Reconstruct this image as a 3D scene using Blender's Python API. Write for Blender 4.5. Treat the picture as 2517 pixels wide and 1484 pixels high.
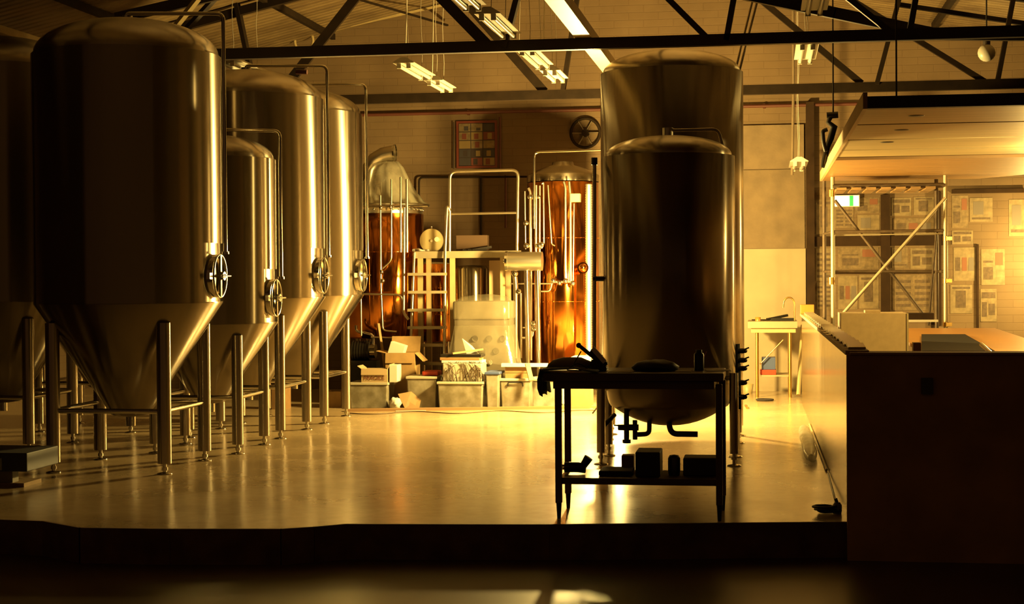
import bpy, bmesh, math, random
from mathutils import Vector, Matrix, noise
random.seed(7)
for o in list(bpy.data.objects): bpy.data.objects.remove(o)
SC = bpy.context.scene; COL = SC.collection
PI = math.pi
# ------------------------------------------------------------------ camera, world, lights, exposure
F = 4000.0; W_, H_ = 2517.0, 1484.0; EYE = 1.57
TH = math.atan(622/F); PITCH = math.atan(66/F); ROLL = math.radians(-0.4)
cam_d = bpy.data.cameras.new('camera'); cam = bpy.data.objects.new('camera', cam_d); COL.objects.link(cam)
CM = Matrix.Rotation(TH, 4, 'Z') @ Matrix.Rotation(PI/2-PITCH, 4, 'X') @ Matrix.Rotation(ROLL, 4, 'Z')
cam.matrix_world = Matrix.Translation((0, 0, EYE)) @ CM
cam_d.sensor_width = 36.0; cam_d.lens = F*36.0/W_; cam_d.clip_end = 200
SC.camera = cam
SC.view_settings.view_transform = 'Standard'; SC.view_settings.look = 'None'
SC.view_settings.exposure = 0.0; SC.view_settings.gamma = 1.0; SC.view_settings.use_curve_mapping = False
wd = bpy.data.worlds.new('night'); SC.world = wd; wd.use_nodes = True
wd.node_tree.nodes['Background'].inputs[0].default_value = (0.046, 0.020, 0.0065, 1)
wd.node_tree.nodes['Background'].inputs[1].default_value = 1.0
LAMPCOL = (1.0, 0.68, 0.19)
def lamp_light(name, loc, power, rad, col=LAMPCOL):
    l = bpy.data.lights.new(name, 'POINT'); l.energy = power; l.color = col; l.shadow_soft_size = rad
    o = bpy.data.objects.new(name, l); COL.objects.link(o); o.location = loc; return o
LAMP1 = (-1.68, 18.0, 1.72); LAMP2 = (-1.75, 19.35, 0.50); LAMP3 = (3.56, 21.2, 1.72); LAMP4 = (2.78, 15.3, 2.48); LAMP5 = (2.35, 12.2, 2.50)
lamp_light('tripod_bulb_light', LAMP1, 2600, 0.16)
lamp_light('floor_bulb_light', LAMP2, 110, 0.06)
lamp_light('corner_bulb_light', LAMP3, 350, 0.05)
lamp_light('mezzanine_bulb_light', LAMP4, 170, 0.05)
_l = bpy.data.lights.new('added_cabinet_spot', 'SPOT'); _l.energy = 420; _l.color = LAMPCOL; _l.shadow_soft_size = .05; _l.spot_size = math.radians(112); _l.spot_blend = .35  # added out-of-view spot to brighten the beige cabinet, kept off the short tank
_o = bpy.data.objects.new('added_cabinet_spot', _l); COL.objects.link(_o); _o.location = LAMP5; _o.rotation_euler = Vector((-.02, .76, -.65)).to_track_quat('-Z', 'Y').to_euler()

# ------------------------------------------------------------------ placing by the photograph
CR = CM.to_3x3()
def ray(px, py): return CR @ Vector(((px-W_/2)/F, -(py-H_/2)/F, -1))
def P(px, py, Y):
    d = ray(px, py); t = Y/d.y; return Vector((t*d.x, Y, EYE+t*d.z))
def FP(px, py, z=0.0):
    d = ray(px, py); t = (z-EYE)/d.z; return Vector((t*d.x, t*d.y, z))
def rect(x0, x1, y0, y1, Y):
    a = P((x0+x1)/2, y0, Y).z; b = P((x0+x1)/2, y1, Y).z
    m = (y0+y1)/2
    return P(x0, m, Y).x, P(x1, m, Y).x, b, a      # x0,x1,zlow,zhigh

# ------------------------------------------------------------------ materials
MATS = {}; DIM = .6
def mat(name, col, rough=.5, metal=0.0, aniso=0.0, bump=0.0, bscale=40, stretch=None, alpha=1.0, emit=None, var=0.0, vscale=4, spec=.5, radial=False, col2=None, rvar=0.0):
    if metal < .5: col = tuple(c*DIM for c in col); col2 = tuple(c*DIM for c in col2) if col2 else None
    m = bpy.data.materials.new(name); m.use_nodes = True; nt = m.node_tree; N = nt.nodes; L = nt.links
    b = N['Principled BSDF']; b.inputs['Roughness'].default_value = rough; b.inputs['Metallic'].default_value = metal
    b.inputs['Base Color'].default_value = (*col, 1); b.inputs['Anisotropic'].default_value = aniso
    b.inputs['Alpha'].default_value = alpha; b.inputs['Specular IOR Level'].default_value = spec
    tc = N.new('ShaderNodeTexCoord'); mp = N.new('ShaderNodeMapping'); L.new(tc.outputs['Object'], mp.inputs['Vector'])
    if stretch: mp.inputs['Scale'].default_value = stretch
    if radial:
        t = N.new('ShaderNodeTangent'); t.direction_type = 'RADIAL'; t.axis = 'Z'; L.new(t.outputs[0], b.inputs['Tangent']); b.inputs['Anisotropic Rotation'].default_value = .25
    if bump > 0:
        n = N.new('ShaderNodeTexNoise'); n.inputs['Scale'].default_value = bscale; n.inputs['Detail'].default_value = 4
        L.new(mp.outputs[0], n.inputs['Vector']); bp = N.new('ShaderNodeBump'); bp.inputs['Strength'].default_value = bump
        bp.inputs['Distance'].default_value = .01
        L.new(n.outputs['Fac'], bp.inputs['Height']); L.new(bp.outputs[0], b.inputs['Normal'])
    if var > 0:
        n2 = N.new('ShaderNodeTexNoise'); n2.inputs['Scale'].default_value = vscale; n2.inputs['Detail'].default_value = 6
        L.new(mp.outputs[0], n2.inputs['Vector']); mx = N.new('ShaderNodeMix'); mx.data_type = 'RGBA'
        c2 = col2 if col2 else tuple(c*(1-var) for c in col)
        mx.inputs[6].default_value = (*col, 1); mx.inputs[7].default_value = (*c2, 1)
        r = N.new('ShaderNodeMapRange'); r.inputs[1].default_value = .35; r.inputs[2].default_value = .65
        L.new(n2.outputs['Fac'], r.inputs[0]); L.new(r.outputs[0], mx.inputs[0]); L.new(mx.outputs[2], b.inputs['Base Color'])
        if rvar:
            r2 = N.new('ShaderNodeMapRange'); r2.inputs[1].default_value = .3; r2.inputs[2].default_value = .7
            r2.inputs[3].default_value = rough; r2.inputs[4].default_value = rough+rvar
            L.new(n2.outputs['Fac'], r2.inputs[0]); L.new(r2.outputs[0], b.inputs['Roughness'])
    if emit:
        b.inputs['Emission Color'].default_value = (*emit[:3], 1); b.inputs['Emission Strength'].default_value = emit[3]
    MATS[name] = m; return m
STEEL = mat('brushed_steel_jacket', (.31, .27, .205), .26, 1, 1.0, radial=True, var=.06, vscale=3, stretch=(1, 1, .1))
DISH = mat('shaded_steel_dish', (.17, .14, .10), .34, 1)  # darker copy of the vessel steel: underside shade put into the colour
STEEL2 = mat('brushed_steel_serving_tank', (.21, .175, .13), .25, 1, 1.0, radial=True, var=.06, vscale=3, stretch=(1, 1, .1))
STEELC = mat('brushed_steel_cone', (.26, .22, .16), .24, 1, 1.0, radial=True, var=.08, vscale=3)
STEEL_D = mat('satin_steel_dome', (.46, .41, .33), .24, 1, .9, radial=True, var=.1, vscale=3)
STEEL_L = mat('steel_tube', (.46, .41, .33), .2, 1, 1.0, radial=True)
STEEL_P = mat('polished_steel', (.62, .59, .52), .13, 1)
PIPE = mat('satin_pipe', (.62, .56, .44), .30, 1)
MATT = mat('matt_alloy', (.50, .42, .27), .5, .35, var=.15, vscale=6)
STEEL_F = mat('flat_steel', (.55, .52, .44), .32, 1, var=.15, vscale=6)
COPPER = mat('polished_copper', (.66, .245, .045), .12, 1, .8, radial=True, var=.25, vscale=5, bump=.05, bscale=8)
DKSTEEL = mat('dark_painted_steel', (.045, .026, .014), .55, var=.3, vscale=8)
DK2 = mat('brown_painted_steel', (.028, .017, .009), .7, var=.3, vscale=8, spec=.1)
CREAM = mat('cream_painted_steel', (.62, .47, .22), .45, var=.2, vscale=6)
WHITE = mat('white_enamel', (.80, .74, .60), .35)
WHITEPL = mat('white_plaster_panel', (.50, .39, .23), .6, var=.12, vscale=3)
RENDER = mat('grey_render', (.27, .19, .105), .8, var=.25, vscale=4, bump=.2)
CARD = mat('cardboard', (.38, .21, .075), .75, var=.15, vscale=12)
CARD2 = mat('light_cardboard', (.46, .28, .10), .75, var=.15, vscale=12)
PAPER = mat('white_paper', (.82, .78, .68), .7)
TOTE = mat('milky_plastic', (.50, .46, .36), .35, alpha=.78, var=.45, vscale=9, col2=(.30, .26, .17))
TOTEL = mat('milky_plastic_lid', (.58, .54, .42), .35)
RED = mat('red_plastic', (.62, .06, .02), .4)
REDP = mat('red_painted_pipe', (.11, .022, .009), .6)
REDF = mat('dark_red_frame', (.20, .03, .012), .5)
BLUE = mat('blue_plastic', (.08, .12, .28), .4)
BLACK = mat('black_rubber', (.012, .010, .009), .5)
BLACKM = mat('black_painted_metal', (.02, .016, .012), .35, .3)
DKCLOTH = mat('dark_cloth', (.03, .022, .018), .9, bump=.6, bscale=30)
OAK = mat('raw_timber', (.46, .27, .10), .6, var=.35, vscale=5, stretch=(1, 12, 12))
ORPLY = mat('orange_plywood', (.66, .30, .05), .4, var=.2, vscale=3, stretch=(1, 10, 1))
ORBOARD = mat('orange_floorboards', (.52, .28, .08), .5, var=.3, vscale=3, stretch=(.5, 10, 1))
PLYC = mat('pale_ceiling_panel', (.66, .50, .24), .45, var=.22, vscale=2, stretch=(.3, 6, 1))
BEIGE = mat('beige_board', (.72, .50, .23), .7, var=.1, vscale=20)
COUNTER = mat('dark_bar_cladding', (.75, .45, .23), .8, var=.3, vscale=3, spec=.2)
BLKSTEP = mat('black_step_edging', (.26, .15, .08), .8, var=.4, vscale=6, spec=.1)
FABRIC_P = mat('poster_dark', (.05, .03, .03), .6)
PBLUE = mat('poster_blue', (.06, .05, .06), .6)
PRED = mat('poster_red', (.22, .05, .03), .6)
PYEL = mat('poster_yellow', (.34, .24, .09), .6)
INKD = mat('ink_dark', (.17, .11, .06), .8, var=.4, vscale=20); INKR = mat('ink_red', (.26, .10, .05), .8); INKB = mat('ink_blue', (.20, .16, .12), .8)
PCREAM = mat('newsprint', (.34, .25, .13), .8, var=.35, vscale=14)
PCREAM2 = mat('newsprint_aged', (.29, .20, .10), .8, var=.4, vscale=18)
TIMB_D = mat('dark_timber', (.05, .027, .013), .8, var=.3, vscale=6, spec=.1)
GREENG = mat('exit_green', (.02, .35, .05), .4, emit=(.05, .75, .08, 1.1))
EXITW = mat('exit_white', (.8, .9, .8), .4, emit=(.85, 1.0, .72, 1.6))
SCAFF = mat('galvanised_tube', (.42, .36, .24), .45, .6)
SCAFFD = mat('rusty_scaffold_tube', (.17, .11, .06), .6, .3, var=.4, vscale=10)
BRASS = mat('brass', (.70, .45, .14), .3, 1)
TUBEW = mat('fluorescent_tube_off', (.82, .78, .68), .25)
FOILM = mat('mirror_panel', (.42, .34, .22), .18, 1, var=.25, vscale=3, bump=.04, bscale=3, stretch=(1, 1, .25))
BROWNP = mat('brown_panel', (.50, .34, .17), .7)

def film(name, col, dens):
    m = bpy.data.materials.new(name); m.use_nodes = True; nt = m.node_tree; N = nt.nodes; L = nt.links
    out = N['Material Output']; N.remove(N['Principled BSDF'])
    tr = N.new('ShaderNodeBsdfTransparent'); tl = N.new('ShaderNodeBsdfTranslucent'); df = N.new('ShaderNodeBsdfDiffuse'); gl = N.new('ShaderNodeBsdfGlossy')
    for s in (tl, df): s.inputs['Color'].default_value = (*col, 1)
    gl.inputs['Roughness'].default_value = .18; gl.inputs['Color'].default_value = (.9, .9, .85, 1)
    a1 = N.new('ShaderNodeMixShader'); a1.inputs[0].default_value = .5; L.new(tl.outputs[0], a1.inputs[1]); L.new(df.outputs[0], a1.inputs[2])
    a2 = N.new('ShaderNodeMixShader'); a2.inputs[0].default_value = .25; L.new(a1.outputs[0], a2.inputs[1]); L.new(gl.outputs[0], a2.inputs[2])
    a3 = N.new('ShaderNodeMixShader'); L.new(tr.outputs[0], a3.inputs[1]); L.new(a2.outputs[0], a3.inputs[2])
    tc = N.new('ShaderNodeTexCoord'); n = N.new('ShaderNodeTexNoise'); n.inputs['Scale'].default_value = 3.5; n.inputs['Detail'].default_value = 5
    L.new(tc.outputs['Object'], n.inputs['Vector'])
    r = N.new('ShaderNodeMapRange'); r.inputs[1].default_value = .35; r.inputs[2].default_value = .7
    r.inputs[3].default_value = dens*.6; r.inputs[4].default_value = min(1, dens*1.6)
    L.new(n.outputs['Fac'], r.inputs[0]); L.new(r.outputs[0], a3.inputs[0])
    bp = N.new('ShaderNodeBump'); bp.inputs['Strength'].default_value = .8; bp.inputs['Distance'].default_value = .04
    L.new(n.outputs['Fac'], bp.inputs['Height']); L.new(bp.outputs[0], gl.inputs['Normal'])
    L.new(a3.outputs[0], out.inputs['Surface']); return m
WRAP = film('clear_plastic_wrap', (.38, .34, .24), .26)
WRAP2 = film('crumpled_plastic_sheet', (.5, .47, .36), .72)

def floor_material():
    m = bpy.data.materials.new('sealed_concrete'); m.use_nodes = True; nt = m.node_tree; N = nt.nodes; L = nt.links
    b = N['Principled BSDF']; tc = N.new('ShaderNodeTexCoord')
    n1 = N.new('ShaderNodeTexNoise'); n1.inputs['Scale'].default_value = 1.1; n1.inputs['Detail'].default_value = 9; n1.inputs['Roughness'].default_value = .65
    n2 = N.new('ShaderNodeTexNoise'); n2.inputs['Scale'].default_value = 11; n2.inputs['Detail'].default_value = 6
    for n in (n1, n2): L.new(tc.outputs['Object'], n.inputs['Vector'])
    cr = N.new('ShaderNodeValToRGB'); e = cr.color_ramp.elements
    e[0].position = .3; e[0].color = (.31, .228, .125, 1); e[1].position = .7; e[1].color = (.43, .325, .185, 1)
    L.new(n1.outputs['Fac'], cr.inputs[0])
    mx = N.new('ShaderNodeMix'); mx.data_type = 'RGBA'; mx.blend_type = 'MULTIPLY'; mx.inputs[0].default_value = .55
    c2 = N.new('ShaderNodeValToRGB'); c2.color_ramp.elements[0].position = .35; c2.color_ramp.elements[0].color = (.88, .86, .82, 1); c2.color_ramp.elements[1].position = .6
    L.new(n2.outputs['Fac'], c2.inputs[0]); L.new(cr.outputs[0], mx.inputs[6]); L.new(c2.outputs[0], mx.inputs[7]); L.new(mx.outputs[2], b.inputs['Base Color'])
    r = N.new('ShaderNodeMapRange'); r.inputs[1].default_value = .3; r.inputs[2].default_value = .7; r.inputs[3].default_value = .17; r.inputs[4].default_value = .25
    L.new(n1.outputs['Fac'], r.inputs[0]); L.new(r.outputs[0], b.inputs['Roughness']); b.inputs['Specular IOR Level'].default_value = .6
    bp = N.new('ShaderNodeBump'); bp.inputs['Strength'].default_value = .02; bp.inputs['Distance'].default_value = .001
    L.new(n2.outputs['Fac'], bp.inputs['Height']); L.new(bp.outputs[0], b.inputs['Normal'])
    return m
FLOORM = floor_material()
def brick_material():
    m = bpy.data.materials.new('painted_brickwork'); m.use_nodes = True; nt = m.node_tree; N = nt.nodes; L = nt.links
    b = N['Principled BSDF']; b.inputs['Roughness'].default_value = .75
    tc = N.new('ShaderNodeTexCoord'); sp = N.new('ShaderNodeSeparateXYZ'); cb = N.new('ShaderNodeCombineXYZ'); ad = N.new('ShaderNodeMath')
    L.new(tc.outputs['Object'], sp.inputs[0]); L.new(sp.outputs[0], ad.inputs[0]); L.new(sp.outputs[1], ad.inputs[1]); L.new(ad.outputs[0], cb.inputs[0]); L.new(sp.outputs[2], cb.inputs[1])
    br = N.new('ShaderNodeTexBrick'); br.inputs['Scale'].default_value = 1.0; br.inputs['Brick Width'].default_value = .40; br.inputs['Row Height'].default_value = .10
    br.inputs['Mortar Size'].default_value = .006; br.inputs['Mortar Smooth'].default_value = .5
    br.inputs['Color1'].default_value = (.140, .090, .042, 1); br.inputs['Color2'].default_value = (.132, .084, .039, 1); br.inputs['Mortar'].default_value = (.118, .073, .033, 1)
    L.new(cb.outputs[0], br.inputs['Vector'])
    n = N.new('ShaderNodeTexNoise'); n.inputs['Scale'].default_value = 1.3; n.inputs['Detail'].default_value = 8; L.new(tc.outputs['Object'], n.inputs['Vector'])
    c = N.new('ShaderNodeValToRGB'); c.color_ramp.elements[0].position = .3; c.color_ramp.elements[0].color = (.72, .68, .62, 1); c.color_ramp.elements[1].position = .65
    L.new(n.outputs['Fac'], c.inputs[0]); mx = N.new('ShaderNodeMix'); mx.data_type = 'RGBA'; mx.blend_type = 'MULTIPLY'; mx.inputs[0].default_value = 1
    L.new(br.outputs['Color'], mx.inputs[6]); L.new(c.outputs[0], mx.inputs[7]); L.new(mx.outputs[2], b.inputs['Base Color'])
    bp = N.new('ShaderNodeBump'); bp.inputs['Strength'].default_value = .35; bp.inputs['Distance'].default_value = .01; bp.invert = True
    L.new(br.outputs['Fac'], bp.inputs['Height']); L.new(bp.outputs[0], b.inputs['Normal']); return m
BRICK = brick_material()
def roof_material():
    m = bpy.data.materials.new('corrugated_roof_lining'); m.use_nodes = True; nt = m.node_tree; N = nt.nodes; L = nt.links
    b = N['Principled BSDF']; b.inputs['Roughness'].default_value = .5; b.inputs['Metallic'].default_value = .15
    tc = N.new('ShaderNodeTexCoord'); w = N.new('ShaderNodeTexWave'); w.bands_direction = 'Y'; w.inputs['Scale'].default_value = 2.0; w.inputs['Distortion'].default_value = .3
    n = N.new('ShaderNodeTexNoise'); n.inputs['Scale'].default_value = 2; n.inputs['Detail'].default_value = 6
    for q in (w, n): L.new(tc.outputs['Object'], q.inputs['Vector'])
    c = N.new('ShaderNodeValToRGB'); c.color_ramp.elements[0].position = .3; c.color_ramp.elements[0].color = (.09, .056, .025, 1); c.color_ramp.elements[1].position = .7; c.color_ramp.elements[1].color = (.20, .14, .066, 1)
    L.new(n.outputs['Fac'], c.inputs[0]); L.new(c.outputs[0], b.inputs['Base Color'])
    bp = N.new('ShaderNodeBump'); bp.inputs['Strength'].default_value = .7; bp.inputs['Distance'].default_value = .03
    L.new(w.outputs['Fac'], bp.inputs['Height']); L.new(bp.outputs[0], b.inputs['Normal']); return m
ROOFM = roof_material()

# ------------------------------------------------------------------ mesh builder
def ortho(d):
    d = d.normalized(); u = Vector((0, 0, 1)) if abs(d.z) < .95 else Vector((0, 1, 0))
    s = d.cross(u).normalized(); return s, s.cross(d).normalized()
def rpath(pts, rad, seg=5):
    pts = [Vector(p) for p in pts]; out = [pts[0]]
    for i in range(1, len(pts)-1):
        a, b, c = pts[i-1], pts[i], pts[i+1]; u = (a-b); v = (c-b); r = min(rad, u.length*.48, v.length*.48)
        p0 = b+u.normalized()*r; p1 = b+v.normalized()*r
        for k in range(seg+1):
            t = k/seg; out.append(p0*(1-t)**2+b*2*t*(1-t)+p1*t*t)
    out.append(pts[-1]); return out
class MB:
    def __init__(s): s.v = []; s.f = []; s.sm = []; s.mi = []; s.cur = 0
    def add(s, vs, fs, smooth=False):
        o = len(s.v); s.v += [Vector(x) for x in vs]
        for f in fs: s.f.append([i+o for i in f]); s.sm.append(smooth); s.mi.append(s.cur)
        return s
    def hexa(s, c):  # 8 corners: bottom 4 ccw, top 4 ccw
        return s.add(c, [(3, 2, 1, 0), (4, 5, 6, 7), (0, 1, 5, 4), (1, 2, 6, 5), (2, 3, 7, 6), (3, 0, 4, 7)])
    def bb(s, x0, x1, y0, y1, z0, z1, rot=0, tilt=None):
        c = [(x0, y0, z0), (x1, y0, z0), (x1, y1, z0), (x0, y1, z0), (x0, y0, z1), (x1, y0, z1), (x1, y1, z1), (x0, y1, z1)]
        if rot or tilt:
            m = Vector(((x0+x1)/2, (y0+y1)/2, (z0+z1)/2)); R = Matrix.Rotation(rot, 3, 'Z')
            if tilt: R = R @ Matrix.Rotation(tilt[1], 3, tilt[0])
            c = [m+R@(Vector(q)-m) for q in c]
        return s.hexa(c)
    def bar(s, p, q, w, h):
        p = Vector(p); q = Vector(q); a, b = ortho(q-p); a = a*w/2; b = b*h/2
        return s.hexa([p-a-b, p+a-b, q+a-b, q-a-b, p-a+b, p+a+b, q+a+b, q-a+b])
    def tube(s, pts, r, n=10, caps=True):
        pts = [Vector(p) for p in pts]; vs = []; prev = None
        rr = r if hasattr(r, '__len__') else [r]*len(pts)
        for i, p in enumerate(pts):
            d = (pts[min(i+1, len(pts)-1)]-pts[max(i-1, 0)]).normalized()
            if prev is None: a, b = ortho(d)
            else:
                a = (prev-d*prev.dot(d)); a = a.normalized() if a.length > 1e-6 else ortho(d)[0]; b = a.cross(d)
            prev = a
            for k in range(n):
                t = 2*PI*k/n; vs.append(p+(a*math.cos(t)+b*math.sin(t))*rr[i])
        fs = [(i*n+k, i*n+(k+1) % n, (i+1)*n+(k+1) % n, (i+1)*n+k) for i in range(len(pts)-1) for k in range(n)]
        s.add(vs, fs, True)
        if caps:
            s.add(vs[:n], [tuple(range(n))[::-1]]); s.add(vs[-n:], [tuple(range(n))])
        return s
    def cyl(s, p, q, r, n=20): return s.tube([p, q], r, n)
    def lathe(s, prof, cx=0, cy=0, n=48, capb=False, capt=False, zoff=0):
        vs = []
        for r, z in prof:
            for k in range(n): t = 2*PI*k/n; vs.append((cx+r*math.cos(t), cy+r*math.sin(t), z+zoff))
        fs = [(i*n+k, i*n+(k+1) % n, (i+1)*n+(k+1) % n, (i+1)*n+k) for i in range(len(prof)-1) for k in range(n)]
        s.add(vs, fs, True)
        if capb: s.add(vs[:n], [tuple(range(n))[::-1]])
        if capt: s.add(vs[-n:], [tuple(range(n))])
        return s
    def sphere(s, c, r, n=14, sz=1.0):
        c = Vector(c); prof = [(max(1e-4, r*math.sin(PI*i/8)), -r*sz*math.cos(PI*i/8)) for i in range(9)]
        return s.lathe(prof, c.x, c.y, n, zoff=c.z)
    def prism(s, poly, z0, z1):
        n = len(poly); vs = [(x, y, z0) for x, y in poly]+[(x, y, z1) for x, y in poly]
        return s.add(vs, [tuple(range(n))[::-1], tuple(range(n, 2*n))]+[(i, (i+1) % n, n+(i+1) % n, n+i) for i in range(n)])
    def prismy(s, poly, y0, y1):   # polygon in XZ
        n = len(poly); vs = [(x, y0, z) for x, z in poly]+[(x, y1, z) for x, z in poly]
        return s.add(vs, [tuple(range(n)), tuple(range(n, 2*n))[::-1]]+[((i+1) % n, i, n+i, n+(i+1) % n) for i in range(n)])
    def build(s, name, m, parent=None, local=False, bevel=0.0, base=True):
        me = bpy.data.meshes.new(name)
        if parent is not None: off = Vector((0, 0, 0)) if local else world_loc(parent)
        else:
            if base and s.v:
                xs = [v.x for v in s.v]; ys = [v.y for v in s.v]; off = Vector(((min(xs)+max(xs))/2, (min(ys)+max(ys))/2, min(v.z for v in s.v)))
            else: off = Vector((0, 0, 0))
        me.from_pydata([v-off for v in s.v], [], s.f); me.update()
        bm = bmesh.new(); bm.from_mesh(me); bmesh.ops.recalc_face_normals(bm, faces=bm.faces); bm.to_mesh(me); bm.free()
        me.polygons.foreach_set('use_smooth', s.sm); me.polygons.foreach_set('material_index', s.mi)
        for q in (m if isinstance(m, (list, tuple)) else [m]): me.materials.append(q)
        o = bpy.data.objects.new(name, me); COL.objects.link(o)
        if parent is not None: o.parent = parent
        else: o.location = off
        if bevel:
            b = o.modifiers.new('bevel', 'BEVEL'); b.width = bevel; b.segments = 2; b.limit_method = 'ANGLE'
        return o
def world_loc(o):
    l = Vector((0, 0, 0))
    while o is not None: l += o.location; o = o.parent
    return l
def tag(o, label, cat, group=None, kind=None):
    o['label'] = label; o['category'] = cat
    if group: o['group'] = group
    if kind: o['kind'] = kind
    return o
def thing(name, loc, label, cat, group=None):
    o = bpy.data.objects.new(name, None); COL.objects.link(o); o.location = loc; o.empty_display_size = .1
    return tag(o, label, cat, group)
def struct(name, mb, m, **k):
    o = mb.build(name, m, base=False, **k); o['kind'] = 'structure'; return o
def copy_tree(o, parent=None):
    c = o.copy(); COL.objects.link(c); c.parent = parent
    for ch in [x for x in bpy.data.objects if x.parent == o and x != c]: copy_tree(ch, c)
    return c
def text_mesh(body, size, name, m, parent, loc, rot):
    cu = bpy.data.curves.new(name, 'FONT'); cu.body = body; cu.size = size; cu.extrude = .0006; cu.align_x = 'CENTER'; cu.align_y = 'CENTER'
    t = bpy.data.objects.new('tmp', cu); COL.objects.link(t)
    dg = bpy.context.evaluated_depsgraph_get(); me = bpy.data.meshes.new_from_object(t.evaluated_get(dg)); bpy.data.objects.remove(t)
    me.materials.clear(); me.materials.append(m); o = bpy.data.objects.new(name, me); COL.objects.link(o); o.parent = parent
    o.location = Vector(loc)-world_loc(parent); o.rotation_euler = rot; return o

# ------------------------------------------------------------------ the building
YB = 22.0; XL, XR = -9.6, 4.7; RX, RZ, RS = -2.8, 5.64, .226
edge_px = [(-260, 1276), (0, 1277), (110, 1281), (200, 1297), (420, 1300), (690, 1300), (770, 1295), (850, 1288), (1350, 1289), (2060, 1283), (2110, 1283)]
edge = [FP(*p) for p in edge_px]; edge[0].x = XL; edge[0].y = edge[1].y-.3
poly = [(p.x, p.y) for p in edge]+[(XR, edge[-1].y+.1), (XR, YB+.2), (XL, YB+.2)]
struct('floor', MB().prism(poly, -.22, 0), FLOORM)
mb = MB()
for a, b in zip(edge[:-1], edge[1:]):
    d = Vector((b.x-a.x, b.y-a.y, 0)).normalized(); nrm = Vector((d.y, -d.x, 0))*.02
    mb.add([(a.x+nrm.x, a.y+nrm.y, -.22), (b.x+nrm.x, b.y+nrm.y, -.22), (b.x+nrm.x, b.y+nrm.y, .004), (a.x+nrm.x, a.y+nrm.y, .004),
            (a.x, a.y, -.22), (b.x, b.y, -.22), (b.x, b.y, .004), (a.x, a.y, .004)], [(0, 1, 2, 3), (3, 2, 6, 7), (5, 4, 7, 6)])
struct('trim_1', mb, BLKSTEP)
LOWM = mat('rough_lower_concrete', (.13, .085, .045), .32, var=.3, vscale=1.5)
struct('floor.001', MB().bb(XL, XR, -3, 11.5, -.30, -.22), LOWM)
def roofz(x): return RZ-(RS*(RX-x) if x < RX else .16*(x-RX))
wl = MB().prismy([(XL, -.2), (XR, -.2), (XR, roofz(XR)), (RX, RZ), (XL, roofz(XL))], YB, YB+.25)
struct('wall_back', wl, BRICK)
struct('wall_left', MB().bb(XL-.2, XL, 5, YB+.25, -.24, roofz(XL)), BRICK)
struct('wall_right', MB().bb(XR, XR+.2, 5, YB+.25, -.24, roofz(XR)), BRICK)
mb = MB()
for xe in (XL-.2, XR+.2):
    mb.add([(RX, 5, RZ), (xe, 5, roofz(xe)), (xe, YB+.25, roofz(xe)), (RX, YB+.25, RZ), (RX, 5, RZ+.06), (xe, 5, roofz(xe)+.06), (xe, YB+.25, roofz(xe)+.06), (RX, YB+.25, RZ+.06)],
           [(0, 1, 2, 3), (4, 5, 6, 7), (0, 1, 5, 4), (1, 2, 6, 5), (2, 3, 7, 6), (3, 0, 4, 7)])
struct('ceiling', mb, ROOFM)

# wall panels on the right of the back wall
x0, x1, z0, z1 = rect(1700, 1981, 612, 960, YB-.03)
struct('trim_2', MB().bb(x0, x1, YB-.03, YB, 0, z1), WHITEPL)
x0, x1, z0, z2 = rect(1700, 1978, 418, 612, YB-.02)
struct('trim_3', MB().bb(x0, x1, YB-.02, YB, z1+.005, z2), RENDER)
x0, x1, z0, z1 = rect(1700, 1976, 308, 418, YB-.06)
struct('trim_4', MB().bb(x0, x1, YB-.045, YB, z2+.01, z1), RENDER)
x0, x1, z0, z1 = rect(1982, 2002, 250, 800, YB-.12)
struct('trim_5', MB().bb(x0, x1, YB-.12, YB, 0, z1), TIMB_D)
# window frames in dark timber in the papered part of the wall
def timber(px0, px1, py0, py1, i, dep=.08):
    a, b, c, d = rect(px0, px1, py0, py1, YB-dep); struct('trim_%d' % i, MB().bb(a, b, YB-dep, YB, max(c, 0), d), TIMB_D)
timber(2166, 2188, 478, 800, 6); timber(2300, 2314, 470, 800, 7, .07); timber(2004, 2330, 580, 604, 8, .06); timber(2050, 2164, 664, 673, 9, .05); timber(2190, 2298, 664, 672, 10, .05)
timber(2340, 2517, 464, 474, 11, .04); timber(2400, 2406, 600, 860, 12, .03)

# ------------------------------------------------------------------ roof trusses, beams, purlins
def truss(Y, label, zlo, chord_h, webs, extra, m, m2=None, x0=-9.5, x1=4.6, tops=True):
    t = thing('roof_truss', (-2.5, Y, zlo), label, 'truss')
    MB().bb(x0, x1, Y-.04, Y+.04, zlo, zlo+chord_h).build('bottom_chord', m, t)
    if tops:
        for xe in (x0, x1):
            MB().bar((RX, Y, roofz(RX)-.10), (xe, Y, roofz(xe)-.10), .08, .10).build('top_chord', m, t)
    for (p, q, w) in webs:
        a = P(*p, Y); b = P(*q, Y)
        # carry the member along its own line up to the rafter
        if a.z > b.z: a, b = b, a
        d = (b-a)
        for k in range(400):
            if b.z >= roofz(b.x)-.12: break
            b = b+d*.02
        MB().bar(a, b, .05, w).build('web_member', m, t)
    return t
T1z = P(1258, 127, 14.6).z; T2z = P(1258, 247, 18.9).z
truss(14.6, 'near dark roof truss whose bottom beam runs unbroken across the whole picture', T1z, .10,
      [((1090, 0), (1205, 118), .10), ((1270, 0), (1240, 118), .10), ((1645, 0), (1745, 100), .05), ((1803, 0), (1785, 100), .08), ((2250, 0), (2234, 90), .07), ((2090, 0), (2195, 84), .05), ((470, 2), (285, 45), .1)], [], DKSTEEL)
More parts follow.
